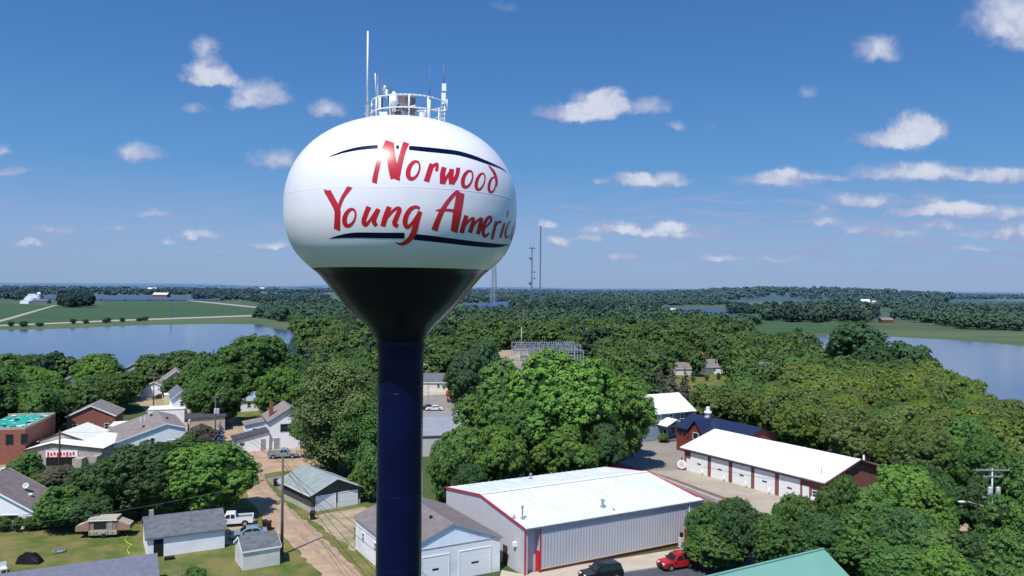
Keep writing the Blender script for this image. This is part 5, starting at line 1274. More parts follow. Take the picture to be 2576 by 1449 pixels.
def lamp(label, px, base, top, hd=-1.2):
    X, Y = P(px, base); h = Pd(px, top, Y)[2]
    o = empty('street_lamp', (X, Y, 0), 0, label, 'street lamp', 'street lamps')
    MB().tube((0, 0, 0), (0, 0, h), .09, .06, n=10).build('post', 'galv', o); a = MB().tube((0, 0, h), (hd, 0, h+.1), .05).build('arm', 'galv', o)
    MB().sphere((hd, 0, h+.08), .35, (1.2, .6, .4), 12).build('lamp_head', 'white_metal', a, True)
lamp('street lamp rising in front of the trees at left', 258, 1030, 956, -.2)
lamp('street lamp beside the torn teal roof', 64, 1080, 996, -.5)
lamp('curved street lamp just right of the tower stem', 1077, 1012, 918, -1.2)
def wire(label, a, b, sag=1.0, r=.018, m='wire', group='overhead wires'):
    pts = []
    for i in range(17):
        t = i/16; pts.append(tuple(a[j]*(1-t)+b[j]*t - (sag*4*t*(1-t) if j == 2 else 0) for j in range(3)))
    o = MB().path(pts, r, 4).build('overhead_wire', m); tag(o, label, 'wire', group); return o
def T(k, dz=0, dx=0): x, y, h, _ = TOPS[k]; return (x+dx, y, h-dz)
WL = 'thin wires strung from the tall bare pole down along the alley'
for dz, q in ((.3, (975, 1470)), (.9, (940, 1470)), (1.6, (1060, 1470))):
    X, Y = P(q[0], q[1], 9 - dz); wire(WL, T('a', dz), (X, Y, 9 - dz), .6, .022)
WL = 'thin wires between the bare pole and the transformer pole'
for dz in (.3, .9): wire(WL, T('a', dz), T('b', dz + .3), 1.2, .022)
WL = 'thin wires running back from the transformer pole into the trees'
for dx in (-.7, .7): wire(WL, T('b', .2, dx), T('l', .4, dx), 1.0, .02); wire(WL, T('b', .2, dx), T('e', .4, dx), 1.2, .02)
wire('wire between the dark pole and the brown transformer pole', T('c', .3), T('d', .3), 1.0, .02)
X, Y = P(-60, 1330, 5.2); X2, Y2 = P(560, 1235, 6.5)
wire('pale wire sagging above the camper', (X, Y, 5.2), (X2, Y2, 6.5), .5, .008, 'wire_pale')
wire('service wire crossing in front of the block garage doors', T('a', 1.2), (*P(1150, 1500, 5.0), 5.0), .5, .022)
for k in (-1.9, 1.9): wire('wires leaving the right hand power pole into the trees', T('i', .1, k), (TOPS['i'][0]-26+k, TOPS['i'][1]+38, 9), 1.0, .02)
# ================================================================ masts
def lattice(name, label, px, base, top, w0, w1, nseg, m='mast_far', r=.25, dishes=(), nleg=4):
    X, Y = P(px, base); h = Pd(px, top, Y)[2]
    o = empty(name, (X, Y, 0), R(20), label, 'radio mast')
    mb = MB()
    def cor(t): w = (w0*(1-t)+w1*t)/2; return [Vector((w*math.cos(2*math.pi*i/nleg), w*math.sin(2*math.pi*i/nleg), h*t)) for i in range(nleg)]
    for i in range(nleg): mb.tube(cor(0)[i], cor(1)[i], r, n=5)
    mb.build('legs', m, o); mb = MB()
    for k in range(nseg):
        a, b2 = cor(k/nseg), cor((k+1)/nseg)
        for i in range(nleg):
            j = (i+1) % nleg; mb.tube(a[i], b2[j], r*.6, n=4); mb.tube(a[j], b2[i], r*.6, n=4); mb.tube(b2[i], b2[j], r*.6, n=4)
    mb.build('bracing', m, o)
    for (y, side, rad) in dishes:
        z = Pd(px, y, Y)[2]; MB().sphere((side*3.2, -1.5, z), rad, (1, .5, 1), 12).build('dish', m, o, True)
        MB().tube((0, 0, z), (side*3.2, -1.5, z), .15).build('bracket', m, o)
    return o, X, Y, h
lattice('lattice_tower', 'wide lattice tower rising from behind the navy cone', 1242, 766, 668, 14, 8, 11, 'steel_far', .45)
o, X, Y, h = lattice('dish_mast', 'thin mast carrying dishes right of the tank', 1337, 783, 622, 3.2, 2.4, 26, r=.16, dishes=((650, -1, 2.0), (712, -1, 2.6), (684, 1, 1.5), (700, 1, 1.5)), nleg=3)
MB().box(-5, -1, h-2, 5, 1, h-.8).tube((-3.5, 0, h-1), (-3.5, 0, h+8), .25).tube((1.5, 0, h-1), (1.5, 0, h+8), .25).build('antenna', 'mast_far', o)
lattice('guyed_mast', 'tallest slender mast standing clear against the sky right of the tank', 1358, 784, 569, 1.8, 1.8, 40, r=.2, nleg=3)
lattice('transmission_pole', 'faint slim transmission mast in the crop field beyond the left lake', 430, 797, 757, 2.0, .8, 6, r=.2, nleg=3)
# ---- substation
X0, Y0 = P(1300, 916); 
sb = empty('substation', (X0, Y0, 0), R(6), 'electric substation of grey steel frames and insulators beyond the trees', 'substation')
mb = MB(); mi = MB(); ml = MB()
for i in range(8):
    for j in range(4):
        x, y = i*4.2, j*7.0; hh = 6.2 + (2.0 if j % 2 else 0)
        mb.box(x-.12, y-.12, 0, x+.12, y+.12, hh)
        if i < 7:
            mb.box(x, y-.1, hh-.5, x+4.2, y+.1, hh-.25); mb.box(x, y-.08, hh-2.3, x+4.2, y+.08, hh-2.1)
            for k in range(4): mi.tube((x+.6+k*.95, y, hh-.25), (x+.6+k*.95, y, hh+.6), .13, n=6)
        if j < 3: mb.box(x-.08, y, hh-1.4, x+.08, y+7, hh-1.2)
for i in range(4): ml.box(3+i*7, 10, 0, 6+i*7, 13, 2.8)
mb.build('steel_frame', 'steel_far', sb); mi.build('insulator', 'steel_far', sb); ml.build('transformer', 'galv', sb)
for i in range(12):
    pass
# fence in front of the substation
fp = MB()
for i in range(24): fp.tube((i*1.9-4, -6, 0), (i*1.9-4, -6, 2.4), .05, n=5)
fp.box(-4, -6.03, 2.3, 40, -5.97, 2.4); fp.box(-4, -6.03, .3, 40, -5.97, .36); fp.build('fence', 'steel_far', sb)
# ================================================================ trees
def np_mesh(name, V, F, mats, mi=None):
    me = bpy.data.meshes.new(name); nf = len(F); k = F.shape[1]
    me.vertices.add(len(V)); me.vertices.foreach_set('co', V.astype(np.float32).ravel())
    me.loops.add(nf * k); me.loops.foreach_set('vertex_index', F.astype(np.int32).ravel())
    me.polygons.add(nf); me.polygons.foreach_set('loop_start', np.arange(0, nf*k, k, dtype=np.int32)); me.polygons.foreach_set('loop_total', np.full(nf, k, dtype=np.int32))
    for m in mats: me.materials.append(M[m])
    if mi is not None: me.polygons.foreach_set('material_index', mi.astype(np.int32))
    me.update(calc_edges=True); return me
def unit(a): return a / np.maximum(np.linalg.norm(a, axis=-1, keepdims=True), 1e-9)
def leafquads(C, Nn, size, rg):
    """quads centred on C facing Nn"""
    n = len(C); r = unit(rg.normal(size=(n, 3))); t = unit(np.cross(Nn, r)); b = np.cross(Nn, t)
    s = (size * rg.uniform(.6, 1.25, n))[:, None]; w = s * rg.uniform(.45, .8, n)[:, None]
    V = np.stack([C - t*s, C - b*w + Nn*s*.15, C + t*s, C + b*w + Nn*s*.15], 1).reshape(-1, 3)
    F = np.arange(4*n).reshape(n, 4); return V, F
def ico(sub=2):
    bm = bmesh.new(); bmesh.ops.create_icosphere(bm, subdivisions=sub, radius=1)
    V = np.array([v.co[:] for v in bm.verts]); F = np.array([[v.index for v in f.verts] + [f.verts[0].index] for f in bm.faces])
    bm.free(); return V, F
ICV, ICF = ico(2); ICV1, ICF1 = ico(1)
def crown(seed, R_=5.0, H=10.2, z0=0.6, lobes=14, clumps=420, per=26, leaf=.24, crad=.62, core=True, loose=0.0, shape='round', sub=2, lr=(.24, .44)):
    rg = np.random.default_rng(seed); zc = z0 + H/2
    L = []
    for i in range(lobes):
        d = unit(rg.normal(size=3)); d[2] = d[2]*.9 if i % 3 == 0 else abs(d[2])*.95 - .3; d = d / np.linalg.norm(d)
        if shape == 'tall': k = np.array([R_*.68, R_*.68, H*.40]); rad = R_ * rg.uniform(*lr); c = d * k * rg.uniform(.72, 1.08)
        else: k = np.array([R_*.76, R_*.76, H*.385]); rad = R_ * rg.uniform(*lr) * .68; c = d * k * rg.uniform(.82, 1.06)
        c[2] += zc
        L.append((c, rad, rg.uniform(.75, 1.0)))
    
    if shape != 'tall': L.append((np.array([0, 0, zc]), R_*.74, H*.40/(R_*.74)))
    else: L.append((np.array([0, 0, zc - H*.03]), R_*.56, 1.0))
    L.append((np.array([0, 0, z0 + R_*.5]), R_*.52, .9))
    A = np.array([r*r for _, r, _ in L]); A = A / A.sum()
    Cs, Ns = [], []
    for (c, r, fl), a in zip(L, A):
        n = max(3, int(clumps*a*1.7)); d = unit(rg.normal(size=(n, 3))); d[:, 2] = np.where(d[:, 2] < -.45, -d[:, 2], d[:, 2])
        p = c + d * r * np.array([1, 1, fl]) * rg.uniform(.88, 1.16, n)[:, None]
        keep = np.ones(n, bool)
        for (c2, r2, f2) in L:
            if c2 is c: continue
            keep &= (np.linalg.norm((p - c2) / np.array([1, 1, f2]), axis=1) > r2 * .86)
        Cs.append(p[keep]); Ns.append(d[keep])
    C = np.concatenate(Cs); Nn = np.concatenate(Ns)
    if len(C) > clumps:
        s = rg.permutation(len(C))[:clumps]; C, Nn = C[s], Nn[s]
    k = per; n = len(C)
    cr_ = crad * rg.uniform(.6, 1.3, n)
    d = unit(rg.normal(size=(n, k, 3)) + Nn[:, None, :]*.9 + np.array([0, 0, .35]))
    P_ = C[:, None, :] + d * (cr_[:, None, None]) * rg.uniform(.75, 1.1 + loose, (n, k, 1)) * np.array([1, 1, .9])
    Nl = unit(d + Nn[:, None, :]*.35 + rg.normal(size=(n, k, 3))*.26 + np.array([0, 0, .25]))
    V, F = leafquads(P_.reshape(-1, 3), Nl.reshape(-1, 3), leaf, rg)
    mi = np.zeros(len(F), int)
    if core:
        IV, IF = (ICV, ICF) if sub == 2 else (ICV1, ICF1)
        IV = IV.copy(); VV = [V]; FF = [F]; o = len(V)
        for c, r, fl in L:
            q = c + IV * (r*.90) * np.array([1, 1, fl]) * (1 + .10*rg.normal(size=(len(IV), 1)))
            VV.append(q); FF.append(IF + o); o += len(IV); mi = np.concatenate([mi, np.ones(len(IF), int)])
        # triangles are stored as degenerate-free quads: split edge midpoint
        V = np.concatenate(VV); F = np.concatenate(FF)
    return V, F, mi
def fixtri(V, F, mi, name, mats):
    """mix of quads and (triangle + repeated vertex) rows -> proper mesh"""
    tri = F[:, 0] == F[:, 3]
    me = bpy.data.meshes.new(name)
    lt = np.where(tri, 3, 4).astype(np.int32); ls = np.concatenate([[0], np.cumsum(lt)[:-1]]).astype(np.int32)
    mask = np.ones(F.shape, bool); mask[tri, 3] = False
    vi = F[mask].astype(np.int32)
    me.vertices.add(len(V)); me.vertices.foreach_set('co', V.astype(np.float32).ravel())
    me.loops.add(len(vi)); me.loops.foreach_set('vertex_index', vi)
    me.polygons.add(len(F)); me.polygons.foreach_set('loop_start', ls); me.polygons.foreach_set('loop_total', lt)
    for m in mats: me.materials.append(M[m])
    me.polygons.foreach_set('material_index', mi.astype(np.int32)); me.update(calc_edges=True); return me
def conifer(seed, R_=3.0, H=11.0, z0=.8, layers=22, leaf=.26, per=26):
    rg = np.random.default_rng(seed); Cs, Ns = [], []
    for l in range(layers):
        t = l / (layers-1); z = z0 + (H-.3) * t; r = R_ * (1 - t)**.85 + .12; nb = max(4, int(11*(1-t)+5))
        for k in range(nb):
            a = rg.uniform(0, 6.28); rr = r * rg.uniform(.75, 1.12); m = max(3, int(per*rr/R_*1.2))
            s = rg.uniform(.1, 1, m)**.8
            x = rr*s; side = rg.normal(size=m)*.16*(1.2-s)*rr*.8; zz = z - .32*rr*s + .10*rr*s**3 + rg.normal(size=m)*.1
            Cs.append(np.stack([x*math.cos(a)-side*math.sin(a), x*math.sin(a)+side*math.cos(a), zz], 1))
            Ns.append(np.stack([np.full(m, math.cos(a)*.5), np.full(m, math.sin(a)*.5), np.full(m, .8)], 1))
    C = np.concatenate(Cs); Nn = unit(np.concatenate(Ns) + rg.normal(size=C.shape)*.4)
    V, F = leafquads(C, Nn, leaf, rg); mi = np.zeros(len(F), int)
    n = 10; vs = [(0, 0, H*.93)] ; zb = z0 + .2
    for i in range(n): vs.append((R_*.55*math.cos(6.283*i/n), R_*.55*math.sin(6.283*i/n), zb))
    o = len(V); V = np.concatenate([V, np.array(vs)]); FF = np.array([[o, o+1+i, o+1+(i+1) % n, o] for i in range(n)])
    F = np.concatenate([F, FF]); mi = np.concatenate([mi, np.ones(n, int)])
    return V, F, mi
TM = {'hi': [], 'mid': [], 'lo': [], 'tall': [], 'con': [], 'conmid': [], 'loose': []}
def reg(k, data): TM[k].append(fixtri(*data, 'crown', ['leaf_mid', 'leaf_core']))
for s in range(6): reg('hi', crown(10+s, lobes=(24 if s % 2 else 46)+2*(s%3), clumps=1450, per=24, leaf=.14, crad=.36, shape='tall' if s % 2 else 'round'))
for s in range(6): reg('mid', crown(30+s, lobes=(18 if s % 2 else 34), clumps=700, per=16, leaf=.23, crad=.46, sub=1, shape='tall' if s % 2 else 'round'))
for s in range(5): reg('lo', crown(50+s, lobes=13, clumps=260, per=12, leaf=.38, crad=.7, sub=1))
for s in range(2): reg('tall', crown(70+s, R_=4.6, H=13, z0=1.0, lobes=24, clumps=900, per=28, leaf=.17, crad=.5, shape='tall', lr=(.24, .38)))
for s in range(2): reg('loose', crown(90+s, R_=5.2, H=13.4, z0=.8, lobes=34, clumps=1150, per=22, leaf=.15, crad=.72, loose=.6, shape='tall', lr=(.16, .30)))
for s in range(2): reg('con', conifer(100+s))
for s in range(2): reg('conmid', conifer(110+s, layers=15, leaf=.42, per=14))
def trunk_mesh(seed, h=5.5, r=.28, limbs=7, R_=5):
    rn = random.Random(seed); mb = MB(); p = Vector((0, 0, -.2)); n = 4
    pts = [Vector((rn.uniform(-.15, .15)*i, rn.uniform(-.15, .15)*i, -.2 + (h+.2)*i/n)) for i in range(n+1)]
    for i in range(n): mb.tube(pts[i], pts[i+1], r*(1-.16*i), r*(1-.16*(i+1)), 9)
    for k in range(limbs):
        a = rn.uniform(0, 6.28); s = pts[2 + k % 3]; e = s + Vector((math.cos(a)*R_*.5, math.sin(a)*R_*.5, rn.uniform(1.5, 3.2))); m_ = (s+e)/2 + Vector((0, 0, -.3))
        mb.tube(s, m_, r*.4, r*.28, 6); mb.tube(m_, e, r*.28, r*.1, 6)
    me = bpy.data.meshes.new('trunk'); me.from_pydata(mb.v, [], mb.f); me.materials.append(M['bark']); return me
TRK = [trunk_mesh(s) for s in range(3)]; TRC = trunk_mesh(9, 9, .2, 0)
TREES = []
trn = random.Random(77)
def add_tree(x, y, H, Rw, tone, label, group=None, kind=None, key=None, name=None, z=0.0):
    key = key or ('hi' if y < 190 else 'mid' if y < 330 else 'lo')
    con = key.startswith('con')
    me = trn.choice(TM[key])
    base = {'con': (3.0, 11.8), 'conmid': (3.0, 11.8), 'tall': (4.9, 14.4), 'loose': (5.4, 14.6)}.get(key, (5.2, 10.9))
    o = empty(name or ('spruce_tree' if con else 'tree'), (x, y, z), trn.uniform(0, 6.28), label, 'tree', group)
    c = bpy.data.objects.new('crown', me); COL.objects.link(c); c.parent = o
    sx = Rw/base[0]; c.scale = (sx*trn.uniform(.94, 1.06), sx*trn.uniform(.94, 1.06), H/base[1])
    c.material_slots[0].link = 'OBJECT'; c.material_slots[0].material = M[tone]
    t = bpy.data.objects.new('trunk', TRC if con else trn.choice(TRK)); COL.objects.link(t); t.parent = o
    t.scale = (max(.6, Rw/5.5), max(.6, Rw/5.5), H/11.5)
    TREES.append((x, y, Rw)); return o
def tree_px(cx, top, base, w, tone, label, key=None, name=None, depth_push=0.0):
    X, Y = P(cx, base); z = Pd(cx, top, Y)[2]; Rw = w * Y / FPX / 2
    return add_tree(X, Y, max(2.0, z), Rw, tone, label, None, key=key, name=name)
# --- trees one can name
tree_px(527, 1112, 1300, 238, 'leaf_bright', 'broad bright green maple beside the gravel alley', 'hi')
tree_px(350, 1112, 1305, 230, 'leaf_deep', 'wide dark green tree behind the camper', 'hi')
tree_px(268, 1150, 1300, 190, 'leaf_deep', 'dark green tree left of the tree behind the camper', 'hi')
tree_px(440, 1165, 1300, 150, 'leaf_deep', 'dark tree squeezed against the broad bright maple', 'hi')
tree_px(150, 1222, 1335, 140, 'leaf_mid', 'rounded green bush tree right of the trellis', 'hi')
tree_px(225, 1240, 1335, 130, 'leaf_deep', 'low dark tree between the trellis bush and the camper', 'hi')
tree_px(64, 1142, 1250, 100, 'leaf_mid', 'green tree in front of the red brick building', 'hi')
tree_px(150, 1170, 1262, 120, 'leaf_brown', 'grey brown leafy thicket behind the dish house', 'hi', 'shrub')
tree_px(215, 1180, 1262, 110, 'leaf_brown', 'dull brown shrub left of the dark tree group', 'hi', 'shrub')
tree_px(92, 1190, 1275, 70, 'leaf_olive', 'small olive shrub by the parked cars', 'hi', 'shrub')
tree_px(506, 1066, 1150, 84, 'leaf_brown', 'brown green shrub left of the blue spruce', 'hi', 'shrub')
tree_px(553, 1062, 1150, 64, 'leaf_blue', 'blue spruce at the corner of the white addition', 'con')
tree_px(470, 1096, 1165, 90, 'leaf_mid', 'green shrub in front of the wide taupe roof', 'hi', 'shrub')
tree_px(400, 1110, 1190, 90, 'leaf_deep', 'small green tree under the gable of the wide taupe roof', 'hi')
tree_px(842, 905, 1195, 250, 'leaf_willow', 'tall airy yellow green willow left of the tower stem', 'loose')
tree_px(905, 960, 1200, 170, 'leaf_mid', 'loose olive tree tucked against the tower stem', 'loose')
tree_px(790, 1010, 1150, 130, 'leaf_mid', 'green tree behind the airy willow', 'hi')
tree_px(930, 1120, 1262, 90, 'leaf_mid', 'green tree right of the green grey garage', 'hi')
tree_px(912, 1168, 1262, 70, 'leaf_bright', 'small bright tree beside the green grey garage', 'hi')
tree_px(562, 918, 1068, 140, 'leaf_mid', 'large green tree behind the transformer pole', 'hi')
tree_px(508, 945, 1062, 96, 'leaf_mid', 'green tree left of the transformer pole', 'hi')
tree_px(705, 915, 1075, 130, 'leaf_bright', 'dense green tree behind the brick chimney house', 'hi')
tree_px(640, 833, 1010, 190, 'leaf_mid', 'tallest wide green tree standing against the left lake', 'hi')
tree_px(580, 862, 1005, 90, 'leaf_deep', 'dark tree at the left side of the tallest lakeside tree', 'hi')
tree_px(536, 880, 990, 46, 'leaf_spruce', 'slim spruce against the left lake', 'con')
tree_px(770, 872, 985, 44, 'leaf_spruce', 'slim spruce between lake and tower stem', 'con')
tree_px(818, 866, 985, 44, 'leaf_spruce', 'slim spruce just left of the tower stem', 'con')
# centre group
tree_px(1395, 888, 1190, 300, 'leaf_bright', 'highest bright green crown of the big tree group right of the stem', 'hi')
tree_px(1255, 905, 1180, 215, 'leaf_mid', 'olive green crown on the left of the big tree group', 'hi')
tree_px(1545, 935, 1185, 200, 'leaf_bright', 'bright green crown on the right of the big tree group', 'hi')
tree_px(1470, 975, 1200, 170, 'leaf_mid', 'middle crown of the big tree group with shaded underside', 'hi')
tree_px(1320, 1000, 1205, 190, 'leaf_mid', 'mid green crown low in the centre of the big tree group', 'hi')
tree_px(1425, 1075, 1240, 150, 'leaf_bright', 'bright crown above the back roof edge of the metal building', 'hi')
tree_px(1515, 1060, 1225, 120, 'leaf_deep', 'dark crown casting shade on the parking lot', 'hi')
tree_px(1250, 1065, 1250, 150, 'leaf_bright', 'bright low crown left of the weathered shed', 'hi')
tree_px(1165, 1060, 1245, 130, 'leaf_mid', 'green crown between the stem and the metal building', 'hi')
tree_px(1110, 1120, 1262, 90, 'leaf_mid', 'green crown close to the right side of the stem', 'hi')
tree_px(1180, 1165, 1275, 100, 'leaf_deep', 'dark shrubby tree at the back left corner of the metal building', 'hi')
tree_px(1290, 1120, 1250, 90, 'leaf_deep', 'small dark tree beside the weathered shed', 'hi')
tree_px(1590, 1010, 1150, 90, 'leaf_olive', 'olive tree in front of the blue house', 'hi')
tree_px(1175, 880, 1030, 110, 'leaf_bluegreen', 'dark blue green tree left of the ball field', 'hi')
tree_px(1215, 850, 990, 100, 'leaf_bluegreen', 'tall dark tree beside the ball field', 'hi')
tree_px(1660, 925, 1030, 52, 'leaf_brown', 'brownish spruce left of a pair behind the blue house', 'con')
tree_px(1690, 915, 1030, 56, 'leaf_brown', 'brownish spruce centre of the three behind the blue house', 'con')
tree_px(1722, 925, 1032, 52, 'leaf_brown', 'brownish spruce right above the white roof', 'con')
tree_px(1668, 1090, 1113, 30, 'leaf_mid', 'small shrub by the porch steps of the blue house', 'hi', 'shrub')
tree_px(2155, 803, 962, 150, 'leaf_bluegreen', 'big blue green tree standing before the right lake', 'mid')
tree_px(2110, 830, 958, 70, 'leaf_bluegreen', 'blue green crown at the left of the big lakeside tree', 'mid')
tree_px(2285, 848, 985, 120, 'leaf_bluegreen', 'conical dark tree right of the big lakeside tree', 'mid')
tree_px(2205, 870, 985, 80, 'leaf_deep', 'dark tree below the big lakeside tree', 'mid')
# right foreground
for a in ((1782, 1268, 1422, 118, 'leaf_mid', 'leftmost green maple crown beside the metal building'), (1852, 1242, 1440, 128, 'leaf_deep', 'maple crown second from the left beside the teal roof'),
          (1800, 1318, 1440, 150, 'leaf_mid', 'low maple crown above the red SUV end of the street'), (1935, 1290, 1445, 140, 'leaf_mid', 'maple crown behind the peak of the teal roof'),
          (1995, 1232, 1418, 120, 'leaf_mid', 'pointed maple crown in front of the last bay door'), (2060, 1290, 1450, 170, 'leaf_deep', 'dark maple crown just right of the teal roof peak'),
          (2110, 1205, 1400, 120, 'leaf_mid', 'maple crown at the right corner of the brick garage'), (2185, 1215, 1408, 140, 'leaf_mid', 'broad crown below the brick gable'),
          (2160, 1290, 1462, 200, 'leaf_mid', 'large maple crown right of the teal roof'), (2268, 1162, 1378, 170, 'leaf_bright', 'bright crown rising beside the brick gable'),
          (2330, 1225, 1405, 160, 'leaf_bright', 'bright broad crown left of the dark gap'), (2265, 1275, 1470, 180, 'leaf_deep', 'deep green crown in the lower right mass'),
          (2350, 1322, 1490, 190, 'leaf_mid', 'green crown below the small bare patch'), (2250, 1365, 1510, 210, 'leaf_mid', 'wide crown at the bottom edge right of the teal roof'),
          (2450, 1345, 1510, 170, 'leaf_deep', 'dark crown at the bottom edge under the street light'), (2548, 1262, 1470, 170, 'leaf_mid', 'green crown right of the street light pole'),
          (2530, 1345, 1530, 190, 'leaf_mid', 'crown in the bottom right corner'), (2560, 1130, 1390, 150, 'leaf_mid', 'green crown behind the street light pole'),
          (2372, 1370, 1540, 160, 'leaf_bright', 'bright crown at the bottom edge between two dark crowns'), (2470, 1195, 1375, 110, 'leaf_deep', 'dark crown directly behind the street light arm')):
    tree_px(*a, 'hi')
tree_px(490, 1432, 1475, 60, 'leaf_mid', 'small green bush at the bottom edge under the long shed', 'hi', 'shrub')
for px, py, w in ((8, 1338, 40), (45, 1338, 30), (75, 1336, 34), (98, 1334, 30)):
    tree_px(px, py-18, py, w, 'leaf_mid', 'one of the low garden plants along the dish house wall', 'hi', 'shrub')['group'] = 'garden plants along the dish house'
for px, py in ((1744, 962), (1778, 958), (1808, 956)):
    tree_px(px, py-16, py, 12, 'leaf_deep', 'one of three small round shrubs on the far lawn', 'lo', 'shrub')['group'] = 'small shrubs on the far lawn'
# --- woods and groves: individuals close by, the rest one object per wood
def inpoly(x, y, poly):
    c = False; j = len(poly)-1
    for i in range(len(poly)):
        if (poly[i][1] > y) != (poly[j][1] > y) and x < (poly[j][0]-poly[i][0])*(y-poly[i][1])/(poly[j][1]-poly[i][1]) + poly[i][0]: c = not c
        j = i
    return c
# places in the photo that must stay open, with the depth of what is seen there
OPEN = [((1296, 852, 1482, 912), 335), ((1252, 876, 1312, 918), 340), ((1698, 880, 1822, 946), 300), ((1728, 934, 1826, 968), 268), ((1926, 926, 1956, 956), 258),
        ((1068, 932, 1116, 985), 250), ((1068, 985, 1150, 1032), 215), ((1068, 1030, 1150, 1100), 152), ((400, 922, 455, 1010), 224), ((345, 948, 405, 1012), 226), ((412, 985, 512, 1068), 188), ((376, 1000, 430, 1040), 200), ((610, 983, 658, 1014), 205), ((150, 930, 198, 958), 248), ((300, 903, 335, 928), 278),
        ((60, 1058, 470, 1180), 149), ((-10, 1025, 66, 1180), 148), ((165, 1020, 272, 1082), 175), ((548, 998, 765, 1150), 160), ((575, 1130, 800, 1300), 118), ((720, 1170, 916, 1300), 115), ((1630, 985, 1760, 1112), 172), ((1700, 1035, 1916, 1115), 160),
        ((1716, 1072, 2216, 1285), 115), ((1540, 1112, 1740, 1200), 135), ((1112, 1180, 1860, 1449), 92), ((1630, 950, 1760, 995), 190), ((2396, 1295, 2450, 1340), 100), ((470, 1040, 545, 1100), 172), ((1250, 912, 1312, 932), 290), ((1100, 985, 1150, 1030), 215), ((2196, 960, 2212, 1018), 178), ((1632, 880, 1645, 932), 274), ((1916, 915, 1930, 955), 230)]
LKP = [[(-50, 826), (660, 814), (665, 834), (760, 862), (770, 885), (-50, 885)], [(2058, 848), (2130, 848), (2576, 866), (2700, 900), (2700, 1080), (2576, 1018), (2470, 966), (2405, 930), (2330, 888), (2240, 884), (2228, 905), (2070, 885)]]
def clear(x, y, H, Rw):
    t = proj(x, y, H); l = proj(x-Rw*.75, y, H*.72); r_ = proj(x+Rw*.75, y, H*.72); b_ = proj(x, y, 0)
    for p in (t, l, r_, ((t[0]+b_[0])/2, (t[1]+b_[1])/2)):
        for lp in LKP:
            if inpoly(p[0], p[1], lp): return False
    for (x0, y0, x1, y1), d in OPEN:
        if y < d and l[0] < x1 and r_[0] > x0 and t[1] < y1 and b_[1] > y0: return False
    for f in FOOT:
        for dx, dy in ((0, 0), (.5, 0), (-.5, 0), (0, .5), (0, -.5)):
            if inpoly(x + dx*Rw, y + dy*Rw, f): return False
    return True
WOODS = [
 # name, base polygon in photo px, spacing, height range, radius range, tones, label stem
 ('left shore', [(-150, 962), (500, 952), (560, 958), (560, 1000), (400, 985), (-150, 1000)], 7.5, (9, 12.5), (4.2, 5.8), ['leaf_mid', 'leaf_yellow', 'leaf_olive', 'leaf_mid'], 'in the row along the near shore of the left lake'),
 ('left town', [(-150, 1000), (340, 990), (560, 985), (700, 985), (760, 1010), (740, 1060), (560, 1075), (480, 1068), (330, 1060), (60, 1120), (-150, 1150)], 8.0, (8.5, 13), (4.4, 6.2), ['leaf_mid', 'leaf_deep', 'leaf_bright', 'leaf_mid'], 'among the houses at left between lake and cream roofs'),
 ('stem left', [(700, 950), (960, 930), (960, 1100), (760, 1110), (700, 1040)], 9, (9, 13), (4.2, 5.6), ['leaf_mid', 'leaf_deep', 'leaf_olive'], 'left of the tower stem behind the airy willow'),
 ('stem right', [(1040, 905), (1245, 895), (1240, 960), (1200, 1040), (1100, 1000), (1040, 960)], 9, (8, 12), (4, 5.4), ['leaf_mid', 'leaf_yellow', 'leaf_deep'], 'between the tower stem and the ball field'),
 ('centre', [(1300, 960), (1500, 920), (1740, 905), (1760, 960), (1660, 1050), (1560, 1100), (1500, 1080), (1300, 1060)], 9, (8, 12), (4, 5.4), ['leaf_mid', 'leaf_deep', 'leaf_bright', 'leaf_bluegreen'], 'between the substation and the blue house'),
 ('grove', [(1770, 1015), (1830, 1000), (1950, 985), (2150, 965), (2320, 975), (2440, 1060), (2600, 1175), (2820, 1310), (2900, 1450), (2600, 1380), (2480, 1310), (2270, 1240), (2230, 1220), (1990, 1150), (1925, 1110), (1840, 1085), (1770, 1072)], 6.6, (9.5, 12.5), (4.2, 5.8), ['leaf_yellow', 'leaf_yellow', 'leaf_olive', 'leaf_olive', 'leaf_mid'], 'in the yellow green grove behind the brick garage'),
 ('right far', [(1760, 905), (1900, 880), (2080, 888), (2140, 930), (2160, 970), (1950, 985), (1830, 1000), (1830, 950)], 9, (9, 13), (4.3, 5.8), ['leaf_bluegreen', 'leaf_deep', 'leaf_mid', 'leaf_olive'], 'between the far lawn and the right lake'),
 ('front right', [(2240, 1290), (2420, 1360), (2600, 1300), (2760, 1420), (2700, 1600), (2150, 1600), (2100, 1500), (2230, 1400)], 8.5, (8, 11), (4, 5.2), ['leaf_mid', 'leaf_deep'], 'in the lower right mass of maples'),
 ('middle far', [(740, 838), (960, 850), (1250, 850), (1500, 848), (1760, 835), (1900, 865), (1760, 905), (1500, 920), (1490, 905), (1250, 880), (1040, 905), (960, 930), (760, 950), (780, 900)], 11, (8, 16), (4.2, 8.0), ['leaf_mid', 'leaf_olive', 'leaf_deep'], 'in the wood behind the substation'),
]
TN = {'leaf_mid': 'mid green', 'leaf_yellow': 'yellow green', 'leaf_olive': 'olive', 'leaf_deep': 'dark green', 'leaf_bright': 'bright green', 'leaf_bluegreen': 'blue green'}
cand = []
wr = random.Random(21)
